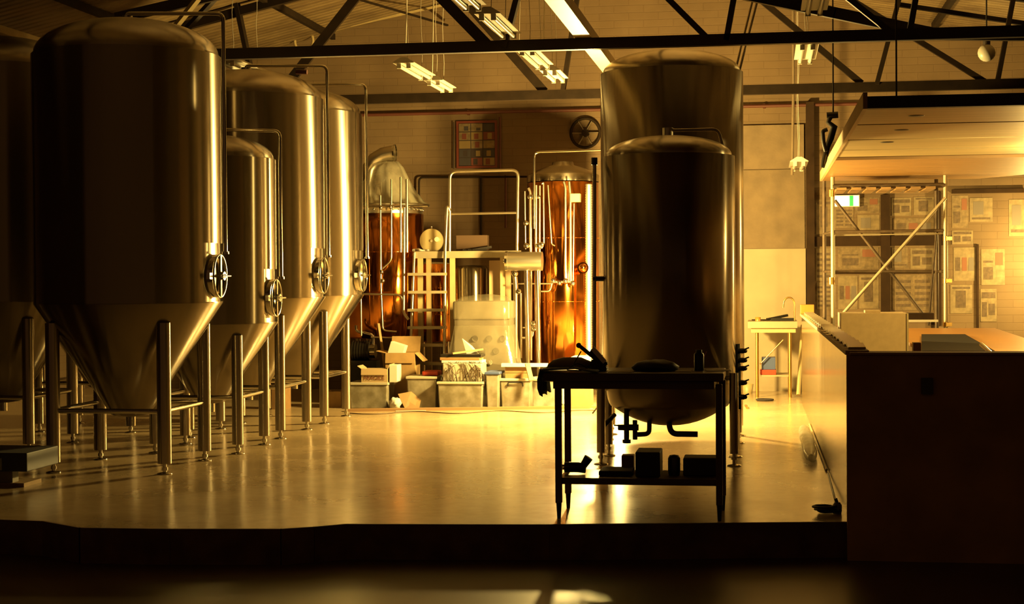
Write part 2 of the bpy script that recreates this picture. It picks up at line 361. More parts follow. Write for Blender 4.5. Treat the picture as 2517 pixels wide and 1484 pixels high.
truss(18.9, 'far brown roof truss with beam just above the wall poster', T2z, .11,
      [((1140, 0), (1338, 225), .10), ((1418, 0), (1384, 222), .10), ((870, 0), (700, 215), .11), ((580, 0), (625, 215), .12), ((1870, 0), (2118, 205), .07), ((2182, 105), (2155, 208), .10), ((2265, 105), (2420, 200), .06), ((2470, 105), (2452, 200), .08), ((285, 0), (300, 150), .14)], [], DK2)
# sloping brace that reaches the near truss from upper left to the right
mb = MB(); pts = [P(1800, -20, 14.9), P(2050, 32, 14.9), P(2300, 84, 14.9), P(2480, 86, 14.9), P(2560, 86, 14.9)]
for a, b in zip(pts[:-1], pts[1:]): mb.bar(a, b+(b-a).normalized()*.01, .06, .10)
tag(mb.build('rafter', DKSTEEL), 'long dark rafter sloping down right to meet the near roof beam', 'beam')
a = P(2200, 10, 19.2); b = P(2640, 76, 19.2)
tag(MB().bar(a, b, .06, .05).build('rafter', DK2), 'thin brown rafter sloping down right at the upper right corner', 'beam')
# bright yellow beam along the building, resting on near truss
x = P(1435, 112, 14.6).x; zb = T1z+.102
mb = MB(); mb.bb(x-.075, x+.075, 8.5, 17.2, zb, zb+.10)
tag(mb.build('lit_roof_beam', CREAM), 'pale roof beam glowing yellow, running towards the tall tank', 'beam')
# purlins under the left roof slope
for k, (pa, pb, m_, lb, w) in enumerate([((540, 5, 21.0), (705, 82, 21.9), CREAM, 'thin pale purlin under the roof left of the round duct loop', .03),
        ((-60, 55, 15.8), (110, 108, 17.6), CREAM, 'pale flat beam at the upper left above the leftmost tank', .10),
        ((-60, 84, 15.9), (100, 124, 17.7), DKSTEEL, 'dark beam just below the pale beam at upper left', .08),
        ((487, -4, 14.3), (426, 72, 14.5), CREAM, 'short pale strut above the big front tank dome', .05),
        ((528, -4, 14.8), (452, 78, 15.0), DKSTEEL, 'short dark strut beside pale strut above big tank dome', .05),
        ((560, 130, 21.85), (1100, 10, 21.85), CREAM, 'long pale conduit rising to the right under the roof', .035),
        ((870, -5, 20), (1100, 62, 21.9), DK2, 'thin dark cable tray under the ridge', .03)]):
    tag(MB().bar(P(*pa), P(*pb), w, w*.8).build('purlin', m_), lb, 'beam')
for Yp in (9.6, 12.2, 16.8, 19.9, 21.4):
    for side, xe in (('left', XL+.1), ('right', XR-.1)):
        pass
for xp, lb in ((-9.0, 'dark purlin under the roof nearest the left wall'), (-7.4, 'dark purlin crossing the ribbed roof above the leftmost tank'), (-5.9, 'dark purlin crossing the ribbed roof above the front tank'), (-1.2, 'dark purlin just right of the roof ridge'), (.6, 'dark purlin above the stairway side of the mezzanine'), (2.2, 'dark purlin above the mezzanine')):
    tag(MB().bb(xp-.03, xp+.03, 5.2, YB-.02, roofz(xp)-.09, roofz(xp)-.01).build('purlin', DK2), lb, 'beam', 'dark purlins under the roof sheets')
# thin rods hanging from the truss near the tall tank
for k, (xa, xb, lb) in enumerate(((1850, 1808, 'left thin hanging rod behind the tall tank top'), (1862, 1818, 'right thin hanging rod behind the tall tank top'))):
    tag(MB().cyl(P(xa, 0, 16.4), P(xb, 172, 16.4), .012, 8).build('hanging_rod', STEEL_L), lb, 'rod', 'thin rods hanging above tall tank')

# ------------------------------------------------------------------ fluorescent fittings
def fluor(X, Y0, ln, z, label):
    t = thing('fluorescent_light', (X, Y0+ln/2, z), label, 'light fitting', 'unlit twin-tube fluorescent fittings hung from the roof')
    mb = MB(); y1 = Y0+ln
    mb.add([(X-.03, Y0, z+.07), (X+.03, Y0, z+.07), (X+.11, Y0, z+.02), (X+.11, Y0, z+.012), (X-.11, Y0, z+.012), (X-.11, Y0, z+.02),
            (X-.03, y1, z+.07), (X+.03, y1, z+.07), (X+.11, y1, z+.02), (X+.11, y1, z+.012), (X-.11, y1, z+.012), (X-.11, y1, z+.02)],
           [(0, 1, 2, 3, 4, 5), (11, 10, 9, 8, 7, 6)]+[(i, (i+1) % 6, 6+(i+1) % 6, 6+i) for i in range(6)])
    mb.build('housing', WHITE, t)
    for sx in (-.05, .05):
        MB().cyl((X+sx, Y0+.04, z-.015), (X+sx, y1-.04, z-.015), .019, 10).build('tube', TUBEW, t)
        for yy in (Y0+.02, y1-.04): MB().bb(X+sx-.022, X+sx+.022, yy, yy+.025, z-.04, z+.015).build('tube_holder', WHITE, t)
    for yy in (Y0+.2, y1-.2):
        pts = [Vector((X+.008*math.sin(k*1.7), yy, z+.06+(roofz(X)-z-.07)*k/8)) for k in range(9)]
        MB().tube(pts, .0032, 6).build('hanging_chain', WHITE, t)
    return t
fluor(-2.28, 11.6, 1.15, 3.70, 'nearest fluorescent fitting left of the yellow beam, cut by the top picture edge')
fluor(-2.26, 13.3, 1.15, 3.72, 'fluorescent fitting just above the near beam, left of the yellow beam')
fluor(-2.25, 15.5, 1.15, 3.72, 'fluorescent fitting directly below the near beam, left of yellow beam')
fluor(-2.24, 17.1, .75, 3.72, 'smallest fluorescent fitting at the far end of the row beside the yellow beam')
fluor(-3.62, 16.2, 1.1, 3.72, 'fluorescent fitting hanging below the near beam above the wall poster, the longer one')
fluor(-3.62, 17.7, .8, 3.72, 'short fluorescent fitting on a cord, lower right of the longer one above the poster')
fluor(-5.35, 15.8, 1.2, 3.74, 'fluorescent fitting half hidden behind the dome of the second big tank')
fluor(.42, 12.9, 1.15, 3.78, 'fluorescent fitting above the near beam, right of the tall tank')
fluor(.42, 16.1, 1.15, 3.78, 'fluorescent fitting below the near beam, right of the tall tank')
fluor(.42, 20.2, 1.15, 2.92, 'low fluorescent fitting hung in front of the grey wall panel')
# pull cords
for x, y1, lb in ((997, 120, 'leftmost thin white cord hanging from the roof'), (1062, 190, 'thin white cord left of the near truss diagonal'), (1275, 112, 'thin white cord beside the dark upright of the near truss'), (1336, 110, 'faint thin cord left of the yellow beam'), (1947, 430, 'pale conduit hanging beside the grey wall panel')):
    Y = 17.6 if y1 != 430 else 21.0
    a = P(x, y1, Y); b = Vector((a.x+.02, Y, roofz(a.x)-.02))
    tag(MB().tube([a, (a+b)/2+Vector((.012, 0, 0)), b], .007 if y1 != 430 else .018, 8).build('ceiling_rope', WHITE if y1 != 430 else RENDER), lb, 'rope')

# things on the back wall
zr = P(1200, 275, 21.9).z
mb = MB(); mb.cyl((XL+.2, 21.93, zr), (1.45, 21.93, zr), .022)
for x in (-8, -6, -4, -2, 0): mb.bb(x-.015, x+.015, 21.93, 21.995, zr-.03, zr+.03)
tag(mb.build('sprinkler_pipe', REDP), 'red fire pipe running along the back wall below the far truss', 'pipe')
for px, ya, yb, lb, m_ in ((1229, 288, 420, 'short red pipe down the wall on the right side of the poster', REDP), (1243, 430, 560, 'faint red pipe on the wall seen inside the guard rail', REDP), (1182, 432, 600, 'thin brown conduit on wall seen inside the guard rail', DK2), (1115, 300, 415, 'thin dark chain on wall left of poster', DKSTEEL)):
    tag(MB().cyl(P(px, ya, 21.95), P(px, yb, 21.95), .016 if m_ != DKSTEEL else .008).build('wall_pipe', m_), lb, 'pipe')
tag(MB().tube(rpath([P(1030, 500, 21.9), P(1030, 436, 21.9), P(1310, 434, 21.9)], .06), .014).build('wall_pipe', DK2), 'thin brown pipe bending along the wall behind the guard rail', 'pipe')
x0, x1, z0, z1 = rect(1122, 1222, 297, 413, YB-.03)
po = thing('wall_poster', ((x0+x1)/2, YB, z0), 'dark red framed poster of beer bottle pictures high on the brick wall', 'poster')
fr = MB(); w = .03
fr.bb(x0, x0+w, YB-.04, YB, z0, z1); fr.bb(x1-w, x1, YB-.04, YB, z0, z1); fr.bb(x0+w, x1-w, YB-.04, YB, z0, z0+w); fr.bb(x0+w, x1-w, YB-.04, YB, z1-w, z1)
fr.build('frame', REDF, po)
pr = MB(); pr.bb(x0+w, x1-w, YB-.02, YB, z0+w, z1-w); rr = random.Random(3)
cw = (x1-x0-2*w)/3; ch = (z1-z0-2*w)/5
for i in range(3):
    for j in range(5):
        pr.cur = [0, 1, 2, 3, 4][(i*3+j*2+rr.randint(0, 4)) % 5]; a = x0+w+i*cw+.006; b = a+cw-.012; c = z0+w+j*ch+.006; d = c+ch-.012
        pr.bb(a, b, YB-.026, YB-.021, c, d)
        pr.cur = rr.choice([0, 1, 2, 3]); mx_ = (a+b)/2+rr.uniform(-.03, .03)
        pr.bb(mx_-.03, mx_+.03, YB-.029, YB-.0262, c+.01, c+(d-c)*rr.uniform(.4, .9))
pr.build('print', [FABRIC_P, PBLUE, PYEL, PRED, PCREAM], po)
# wall fan / vent smudge
x0, x1, z0, z1 = rect(1408, 1468, 290, 362, YB-.1)
cx, cz, r = (x0+x1)/2, (z0+z1)/2, (z1-z0)/2
vt = thing('wall_vent', (cx, YB, cz-r), 'round grey extractor vent high on wall left of the tall tank', 'vent')
mb = MB(); n = 28
mb.tube([(cx+r*math.cos(2*PI*k/n), YB-.06, cz+r*math.sin(2*PI*k/n)) for k in range(n+1)], .02, 8, caps=False)
mb.build('ring', DK2, vt)
mb = MB()
for k in range(6):
    a = 2*PI*k/6; mb.bar((cx, YB-.05, cz), (cx+.9*r*math.cos(a), YB-.05, cz+.9*r*math.sin(a)), .07, .008)
mb.build('blades', mat('grey_tin', (.30, .24, .16), .5, .4), vt)
MB().cyl((cx, YB-.09, cz), (cx, YB, cz), .05).build('hub', DK2, vt)
mb = MB(); c = P(747, 100, 21.8)
mb.tube([c+Vector((.13*math.cos(t), 0, .16*math.sin(t))) for t in [(-30+240*k/18)*PI/180 for k in range(19)]], .02, 8)
tag(mb.build('duct_loop', CREAM), 'pale round loop of conduit on wall under the left roof', 'conduit')
c = P(2425, 130, 18.2)
gl = thing('globe_lamp', c, 'round pale globe lamp hanging at the upper right', 'lamp')
MB().sphere(c, .095).build('shade', WHITE, gl); MB().cyl(c+Vector((0, 0, .09)), (c.x, c.y, roofz(c.x)-.02), .008).build('cord', BLACK, gl); MB().cyl(c+Vector((0, 0, .085)), c+Vector((0, 0, .14)), .04).build('cap', DKSTEEL, gl)

# posters / newspapers pasted on the wall behind the scaffold
rr = random.Random(11); pi_ = 0
sheets = [(2006, 2046, 490, 575), (2052, 2098, 508, 560), (2102, 2162, 485, 524), (2108, 2162, 528, 574), (2192, 2240, 486, 530), (2196, 2296, 536, 576), (2246, 2296, 484, 528), (2006, 2044, 610, 690), (2060, 2160, 608, 660), (2192, 2232, 608, 658), (2238, 2296, 610, 660), (2060, 2108, 678, 760), (2112, 2160, 676, 758), (2194, 2294, 676, 762), (2340, 2380, 480, 560), (2384, 2440, 486, 545), (2340, 2392, 566, 600), (2344, 2398, 608, 690), (2336, 2390, 700, 770), (2008, 2044, 694, 760), (2412, 2470, 612, 700), (2480, 2530, 490, 580), (2410, 2450, 710, 790)]
pos_words = ['a dark portrait block', 'two columns of print', 'a red corner block', 'a blue picture block', 'a wide dark headline bar', 'three small pictures']
for k, (a, b, c, d) in enumerate(sheets):
    x0, x1, z0, z1 = rect(a, b, c, d, YB-.012); kind = k % 6
    mb = MB(); mb.bb(x0, x1, YB-.006, YB, z0, z1); W = x1-x0; Hh = z1-z0
    def q(u0, u1, v0, v1, ci):
        mb.cur = ci; mb.bb(x0+W*u0, x0+W*u1, YB-.0085, YB-.0062, z0+Hh*v0, z0+Hh*v1)
    if kind == 0: q(.25, .7, .2, .8, 1); q(.1, .9, .86, .93, 1)
    elif kind == 1:
        for v in range(5): q(.08, .45, .1+v*.17, .18+v*.17, 4); q(.55, .92, .1+v*.17, .18+v*.17, 4)
    elif kind == 2: q(.6, .92, .55, .9, 2); q(.1, .5, .15, .5, 1); q(.1, .5, .62, .68, 4)
    elif kind == 3: q(.15, .6, .3, .85, 3); q(.1, .9, .1, .18, 1)
    elif kind == 4: q(.08, .92, .72, .9, 1); q(.1, .4, .15, .6, 4); q(.5, .9, .2, .55, 1)
    else: q(.08, .3, .3, .7, 1); q(.38, .6, .3, .7, 2); q(.68, .92, .3, .7, 3)
    col_pos = 'left of the exit sign' if b < 2050 else ('under the exit sign side' if b < 2166 else ('behind the diagonal brace' if b < 2300 else ('right of the scaffold' if b < 2460 else 'at the right picture edge')))
    row = 'top row' if d < 581 else ('middle row' if d < 700 else 'bottom row')
    tag(mb.build('pasted_sheet', [rr.choice([PCREAM, PCREAM2]), INKD, INKR, INKB, INKD]),
        'old paper sheet with %s, %s, %s' % (pos_words[kind], row, col_pos), 'paper sheet', 'old papers pasted on the back wall')
# exit sign
x0, x1, z0, z1 = rect(2050, 2111, 481, 506, YB-.1)
ex = thing('exit_sign', ((x0+x1)/2, YB, z0), 'lit white and green exit sign on wall behind the scaffold', 'sign')
MB().bb(x0-.01, x1+.01, YB-.09, YB, z0-.01, z1+.01).build('housing', WHITE, ex)
MB().bb(x0, x1-.12, YB-.096, YB-.0905, z0, z1).build('lit_face', EXITW, ex)
MB().bb(x1-.12, x1-.07, YB-.096, YB-.0905, z0, z1).build('green_band', GREENG, ex); MB().bb(x1-.07, x1, YB-.096, YB-.0905, z0, z1).build('end_face', EXITW, ex)

# ------------------------------------------------------------------ fermenters
def manway(parent, R, cx, cy, z, rad, ang):
    u = Vector((math.cos(ang), math.sin(ang), 0)); s = Vector((-u.y, u.x, 0)); up = Vector((0, 0, 1)); c = Vector((cx, cy, z))
    def ring(mb, rad_, off, rt, n=36):
        mb.tube([c+u*off+s*(rad_*.82*math.cos(2*PI*k/n))+up*(rad_*math.sin(2*PI*k/n)) for k in range(n+1)], rt, 8, caps=False)
    def oval(mb, prof, n=36):
        vs = [c+u*o+s*(rd*.82*math.cos(2*PI*k/n))+up*(rd*math.sin(2*PI*k/n)) for rd, o in prof for k in range(n)]
        mb.add(vs, [(i*n+k, i*n+(k+1) % n, (i+1)*n+(k+1) % n, (i+1)*n+k) for i in range(len(prof)-1) for k in range(n)], True)
    mb = MB(); oval(mb, [(rad*.98, R-.10), (rad*.98, R+.03), (rad*.93, R+.035), (rad*.9, R+.03)]); mw = mb.build('manway', STEEL_P, parent)
    mb = MB(); oval(mb, [(rad*.9, R+.01), (rad*.7, R-.012), (rad*.35, R-.03), (.001, R-.035)]); mb.build('door', STEEL_P, mw)
    mb = MB(); ring(mb, rad*.97, R+.045, .009); mb.build('door_ring', STEEL_P, mw)
    mb = MB(); mb.bar(c+u*(R+.05)-up*rad*.97, c+u*(R+.05)+up*rad*.97, .014, .03); mb.build('strap', STEEL_P, mw)
    mb = MB(); mb.cyl(c+u*(R-.02), c+u*(R+.10), .014); mb.cyl(c+u*(R+.06), c+u*(R+.085), .035)
    mb.tube([c+u*(R+.10)-s*.09, c+u*(R+.10)+s*.09], .009, 8); mb.build('hand_knob', STEEL_P, mw)
    mb = MB(); mb.bar(c+u*(R+.03)-s*rad*.95, c+u*(R+.03)-s*rad*1.25, .03, .05); mb.build('hinge', STEEL_P, mw)
def fermenter(cx, cy, R, zs, zr, dome, zt, rt, lh, legr, mz, mr, label, pipe=True, far=False, pz=None, man=True, pang=-.02):
    t = thing('fermenting_tank', (cx, cy, 0), label, 'tank', 'conical fermenting tanks'); n = 96
    Ri = R-.02
    # bare shell under the jacket, with dome and small step
    prof = [(Ri, zs), (Ri, zr)]
    for k in range(1, 19): a = PI/2*k/18; prof.append((max(.001, Ri*math.cos(a)), zr+.01+(dome-.01)*math.sin(a)))
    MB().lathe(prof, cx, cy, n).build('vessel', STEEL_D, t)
    ah = math.radians(19); z_h = mz+mr+.09 if man else zs
    mb = MB(); vs = []; fs = []
    zz = [zs, z_h, zr] if man else [zs, zr]
    vs = [(cx+R*math.cos(2*PI*k/n), cy+R*math.sin(2*PI*k/n), z) for z in zz for k in range(n)]
    def inhole(k):
        a = (2*PI*(k+.5)/n+PI) % (2*PI)-PI; return man and abs(a) < ah
    for i in range(len(zz)-1):
        for k in range(n):
            if i == 0 and inhole(k): continue
            fs.append((i*n+k, i*n+(k+1) % n, (i+1)*n+(k+1) % n, (i+1)*n+k))
    mb.add(vs, fs, True)
    # returns: top lip to the shell, hole sides
    mb.lathe([(R, zr), (Ri-.002, zr+.004)], cx, cy, n); mb.lathe([(Ri-.002, zs), (R, zs)], cx, cy, n)
    if man:
        ks = [k for k in range(n) if inhole(k)]; ks.sort(key=lambda k: ((2*PI*(k+.5)/n+PI) % (2*PI)))
        k0 = ks[0]; k1 = (ks[-1]+1) % n
        for kk in (k0, k1):
            a = 2*PI*kk/n; p = Vector((math.cos(a), math.sin(a), 0)); c = Vector((cx, cy, 0))
            mb.add([c+p*Ri+Vector((0, 0, zs)), c+p*R+Vector((0, 0, zs)), c+p*R+Vector((0, 0, z_h)), c+p*Ri+Vector((0, 0, z_h))], [(0, 1, 2, 3)])
        for k in ks:
            a, b = 2*PI*k/n, 2*PI*(k+1)/n
            mb.add([(cx+Ri*math.cos(a), cy+Ri*math.sin(a), z_h), (cx+R*math.cos(a), cy+R*math.sin(a), z_h), (cx+R*math.cos(b), cy+R*math.sin(b), z_h), (cx+Ri*math.cos(b), cy+Ri*math.sin(b), z_h)], [(0, 1, 2, 3)])
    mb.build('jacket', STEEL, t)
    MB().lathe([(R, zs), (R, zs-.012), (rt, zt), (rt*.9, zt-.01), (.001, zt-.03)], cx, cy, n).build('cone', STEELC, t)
    MB().cyl((cx, cy, zt-.02), (cx, cy, zt-.10), .04).build('outlet', STEEL_P, t)
    for sx in (-1, 1):
        for sy in (-1, 1):
            x, y = cx+sx*lh, cy+sy*lh; rl = math.hypot(lh, lh)
            ztop = zs-(R-rl)*(zs-zt)/(R-rt)+.06
            lg = MB().lathe([(legr, .085), (legr, ztop-.06)], x, y, 20, capb=True, capt=True).build('leg', STEEL_L, t)
            mb = MB().cyl((x, y, .012), (x, y, .09), .016, 10); mb.cyl((x, y, .03), (x, y, .055), .026, 6); mb.lathe([(.001, 0), (.062, 0), (.06, .008), (.02, .016)], x, y, 20)
            mb.build('foot', STEEL_P, lg)
    zc = .50
    for (a, b) in (((-1, -1), (1, -1)), ((1, -1), (1, 1)), ((1, 1), (-1, 1)), ((-1, 1), (-1, -1))):
        MB().cyl((cx+a[0]*lh, cy+a[1]*lh, zc), (cx+b[0]*lh, cy+b[1]*lh, zc), .021, 12).build('stretcher', STEEL_P, t)
    if man: manway(t, Ri, cx, cy, mz, mr, math.radians(-2))
    if pipe:
        a = pang; ro_ = R+.07; c = Vector((cx, cy, 0)); u = Vector((math.cos(a), math.sin(a), 0)); top = zr+dome+.02
        zp = pz if pz else mz+mr+.02
        pp = rpath([c+Vector((0, 0, top-.03)), c+Vector((0, 0, top+.03)), c+u*ro_+Vector((0, 0, top)), c+u*ro_+Vector((0, 0, zp))], .06)
        MB().tube(pp, .0165, 12).build('cleaning_pipe', STEEL_P, t)
        mb = MB(); mb.cyl(c+u*ro_+Vector((0, 0, zp)), c+u*ro_+Vector((0, 0, zp-.02)), .028); mb.build('pipe_ferrule', STEEL_P, t)
        mb = MB().cyl(c+Vector((0, 0, zr+dome-.02)), c+Vector((0, 0, zr+dome+.03)), .05); mb.build('top_ferrule', STEEL_P, t)
    return t
fermenter(-5.22, 12.88, .77, 1.37, 3.40, .31, .44, .16, .47, .057, 1.58, .18, 'biggest nearest conical fermenter of the left row, dark front and bright right edge')
fermenter(-5.02, 14.28, .615, 1.16, 2.64, .23, .44, .14, .385, .050, 1.38, .17, 'short conical fermenter standing just behind the big front one')
fermenter(-5.11, 15.69, .765, 1.37, 3.34, .29, .44, .16, .46, .050, 1.58, .18, 'tall fermenter with red-taped pipe, behind the short one')
fermenter(-5.11, 17.28, .765, 1.37, 3.34, .29, .44, .16, .46, .050, 1.58, .18, 'farthest tall fermenter of the left row, next to the copper kettle')
fermenter(-7.02, 14.25, .77, 1.37, 3.50, .31, .44, .16, .47, .055, 1.58, .18, 'dark fermenter cut by the left picture edge', pipe=False, man=False)
fermenter(-6.86, 16.2, .76, 1.37, 3.36, .31, .44, .16, .49, .050, 1.58, .18, 'rear left fermenter hidden except for its legs below the front tank', pipe=False, man=False)
tag(MB().cyl(P(735, 176, 15.7)+Vector((-.03, 0, 0)), P(755, 177, 15.7), .024).build('pipe_tape', REDP), 'red tape on the cleaning pipe of tall fermenter', 'tape')

# ------------------------------------------------------------------ right hand tanks with dished ends
def bright_tank(cx, cy, R, zb, zk, zr, dome, legs, label, n=96):
    t = thing('serving_tank', (cx, cy, 0), label, 'tank', 'dished serving tanks')
    Ri = R-.025; prof = [(.001, zb)]
    for k in range(1, 9):
        u = k/8*.9; prof.append((Ri*u, zb+(zk-zb)*.45*(u/.9)**2.2))
    for k in range(1, 7):
        a = k/6*PI/2; prof.append((Ri*.9+Ri*.1*math.sin(a), zk-(zk-zb)*.55*math.cos(a)))
    prof += [(Ri, zr)]
    for k in range(1, 19): a = PI/2*k/18; prof.append((max(.001, Ri*math.cos(a)), zr+.01+(dome-.01)*math.sin(a)))
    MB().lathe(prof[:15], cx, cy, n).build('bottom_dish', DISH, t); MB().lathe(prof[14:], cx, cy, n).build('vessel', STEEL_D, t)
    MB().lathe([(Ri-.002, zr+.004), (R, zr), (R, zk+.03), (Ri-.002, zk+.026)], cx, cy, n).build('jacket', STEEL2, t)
    for (x, y) in legs:
        lg = MB().lathe([(.036, .10), (.036, zk+.10)], cx+x, cy+y, 18, True, True).build('leg', STEEL_L, t)
        d = Vector((-x, -y, 0)).normalized()
        MB().cyl((cx+x, cy+y, zk+.06), (cx+x+d.x*.12, cy+y+d.y*.12, zk+.06), .02).build('bracket', STEEL_F, lg)
        mb = MB().cyl((cx+x, cy+y, .012), (cx+x, cy+y, .11), .015, 10); mb.cyl((cx+x, cy+y, .05), (cx+x, cy+y, .075), .026, 6); mb.lathe([(.001, 0), (.06, 0), (.058, .008), (.02, .016)], cx+x, cy+y, 20)
        mb.build('foot', STEEL_P, lg)
    return t
R1 = bright_tank(-.80, 13.72, .556, .30, .66, 2.55, .18, [(-.545, -.33), (-.545, .33), (.545, -.33), (.545, .33), ], 'short dark steel serving tank behind the front workbench')
R2 = bright_tank(-.87, 15.55, .675, .32, .72, 3.47, .22, [(-.62, -.35), (-.62, .35), (.62, -.35), (.62, .35)], 'tallest steel serving tank rising up behind the short one')
# fittings on the short tank
top = Vector((-.80, 13.72, 2.745))
MB().cyl(top-Vector((0, 0, .03)), top+Vector((0, 0, .05)), .045).build('top_fitting', STEEL_F, R1)
MB().tube(rpath([top+Vector((0, 0, .03)), top+Vector((.42, 0, .03)), top+Vector((.46, 0, -.12))], .05), .014).build('top_pipe', STEEL_L, R1)
a = P(1461, 405, 13.6); b = P(1461, 955, 13.6)
MB().tube(rpath([a, b, b+Vector((.12, 0, 0))], .03), .017, 14).build('side_pipe', PIPE, R1)
MB().cyl(a, a+Vector((0, 0, .06)), .026).build('pipe_cap', BLACK, R1)
mb = MB()
for py in (685, 950): mb.cyl(P(1458, py, 13.6), P(1492, py, 13.6), .022)
mb.build('side_elbow', BLACKM, R1)
MB().tube(rpath([P(1596, 1035, 13.5), P(1596, 1066, 13.5), P(1562, 1068, 13.5)], .04), .02).build('drain_pipe', BLACKM, R1)
MB().tube(rpath([P(1643, 1035, 13.5), P(1650, 1066, 13.5), P(1715, 1067, 13.5)], .05), .024).build('outlet_pipe', BLACKM, R1)
mb = MB(); c = P(1540, 1050, 13.4); mb.cyl(c+Vector((0, 0, .16)), c-Vector((0, 0, .12)), .022); mb.cyl(c-Vector((.07, 0, 0)), c+Vector((.1, 0, 0)), .026); mb.bar(c+Vector((-.1, -.04, .02)), c+Vector((.02, -.04, .02)), .02, .012); mb.cyl(c-Vector((0, 0, .10)), c-Vector((0, 0, .13)), .035)
mb.cyl(c+Vector((.07, 0, .06)), c+Vector((.07, 0, -.1)), .02); mb.build('drain_valve', BLACKM, R1)
MB().tube(rpath([P(1478, 1052, 13.5), P(1500, 1030, 13.5), P(1510, 1020, 13.6)], .05), .02).build('brace', BLACKM, R1)
# valve manifold on the right side of the tall tanks
c = P(1812, 900, 13.9)
MB().cyl(Vector((-.27, 13.9, c.z+.05)), c+Vector((0, 0, .05)), .02).build('valve_stub', BLACKM, R1)
mb = MB(); mb.cyl(P(1812, 845, 13.9), P(1816, 1005, 13.9), .024); vm = mb.build('valve_manifold', BLACKM, R1)
for py in (862, 885, 905, 940, 975):
    q = P(1812, py, 13.9); mb = MB(); mb.cyl(q, q+Vector((.06, -.02, 0)), .022); mb.sphere(q+Vector((.068, -.02, 0)), .018, 10); mb.bar(q+Vector((.05, -.05, .01)), q+Vector((.10, -.05, .03)), .012, .012); mb.build('valve', BLACKM, vm)
# thin pipe reaching tall tank from the copper kettle
tag(MB().tube(rpath([P(1313, 562, 19.75), P(1313, 374, 19.75), P(1500, 368, 19.75), P(1560, 500, 19.75)], .07), .014, 12).build('transfer_pipe', STEEL_P), 'thin bent steel pipe rising left of the right kettle towards the tall tank', 'pipe')

# ------------------------------------------------------------------ copper vessels
def copper(cx, cy, R, z0, z1, label, name='copper_kettle'):
    t = thing(name, (cx, cy, 0), label, 'kettle'); 
    MB().lathe([(R*.96, z0-.02), (R, z0), (R, z1), (R*.98, z1+.005)], cx, cy, 80, capb=True).build('copper_jacket', COPPER, t)
    mb = MB(); zz = [z0+(z1-z0)*k for k in (.34, .69)]
    for z in zz: mb.lathe([(R+.001, z-.004), (R+.004, z), (R+.001, z+.004)], cx, cy, 80)
    for z in zz:
        for k in range(40): a = 2*PI*k/40; mb.sphere((cx+(R+.003)*math.cos(a), cy+(R+.003)*math.sin(a), z), .008, 6)
    mb.build('rivet_seam', COPPER, t)
    for k in range(4):
        a = PI/4+k*PI/2; MB().lathe([(.035, 0), (.035, z0)], cx+R*.75*math.cos(a), cy+R*.75*math.sin(a), 14, True, True).build('leg', STEEL_L, t)
    return t
C1 = copper(-4.86, 20.5, .52, .80, 2.36, 'left copper kettle wrapped in plastic on top, right of the last fermenter')
cx, cy = -4.86, 20.5
MB().lathe([(.51, 2.365), (.51, 2.46), (.60, 2.465), (.60, 2.485), (.2, 2.50), (.001, 2.51)], cx, cy, 64).build('steel_lid', STEEL_F, C1)
mb = MB()
for k in range(40):
    a = 2*PI*k/40; mb.sphere((cx+.515*math.cos(a), cy+.515*math.sin(a), 2.41), .012, 6)
mb.build('rim_bolts', STEEL_P, C1)
c2x, c2y, c2r = P(1385, 650, 20.4).x, 20.4, .45
C2 = copper(c2x, c2y, c2r, .47, 2.73, 'right copper kettle with glowing highlight beside the tall steel tanks')
MB().lathe([(c2r+.005, 2.735), (c2r+.005, 2.82), (c2r*.98, 2.83), (c2r*.6, 2.91), (.14, 2.95), (.13, 2.99), (.001, 3.0)], c2x, c2y, 64).build('steel_dome', STEEL_D, C2)
# small copper vessel behind the ladder
C3 = copper(P(1062, 700, 21.2).x, 21.2, .31, .72, 1.72, 'low dark copper vessel behind the ladder', 'copper_vessel')
MB().lathe([(.30, 1.725), (.30, 1.74), (.001, 1.76)], P(1062, 700, 21.2).x, 21.2, 40).build('lid', STEEL_F, C3)

# copper kettle pipework (left kettle)
def pipe_px(pts, Y, r, name, m, parent, rad=.05):
    return MB().tube(rpath([P(x, y, Y) for x, y in pts], rad), r, 12).build(name, PIPE, parent)
for pts, r in (([(935, 480), (936, 700), (941, 812), (975, 815)], .012), ([(962, 440), (962, 640), (940, 660)], .012), ([(985, 435), (985, 620)], .015), ([(1000, 440), (1000, 620)], .02), ([(994, 510), (992, 770), (1004, 785)], .018), ([(885, 520), (888, 825)], .012), ([(880, 722), (985, 724), (992, 745)], .013), ([(912, 828), (960, 830), (1000, 829)], .012)):
    pipe_px(pts, 19.85, r, 'pipe', STEEL_P, C1)
for x in (935, 942): pass
mb = MB(); mb.cyl(P(880, 508, 19.9), P(1052, 507, 19.9), .012); mb.build('rail', STEEL_P, C1)
for (x, y) in ((938, 668), (941, 690), (936, 510), (960, 508)): MB().sphere(P(x, y, 19.83), .028, 10).build('pipe_union', STEEL_P, C1)
# pipework (right kettle)
PIPES2 = [([(1290, 470), (1292, 612)], .013), ([(1299, 462), (1304, 470), (1305, 885)], .026), ([(1318, 455), (1317, 800)], .020), ([(1327, 456), (1326, 800)], .016),
          ([(1332, 452), (1336, 448), (1337, 600), (1331, 610)], .014), ([(1347, 455), (1356, 600), (1364, 604)], .013), ([(1386, 446), (1390, 460), (1390, 690)], .022),
          ([(1399, 446), (1402, 480), (1403, 690)], .022), ([(1411, 500), (1409, 690), (1405, 700)], .011), ([(1263, 655), (1268, 700), (1268, 880)], .042), ([(1280, 720), (1281, 880)], .02),
          ([(1296, 700), (1299, 790)], .012), ([(1283, 830), (1308, 830), (1311, 800)], .022), ([(1255, 697), (1360, 697)], .014), ([(1355, 693), (1412, 692)], .022), ([(1285, 805), (1296, 805), (1298, 785)], .014), ([(1330, 716), (1352, 716), (1358, 690)], .016)]
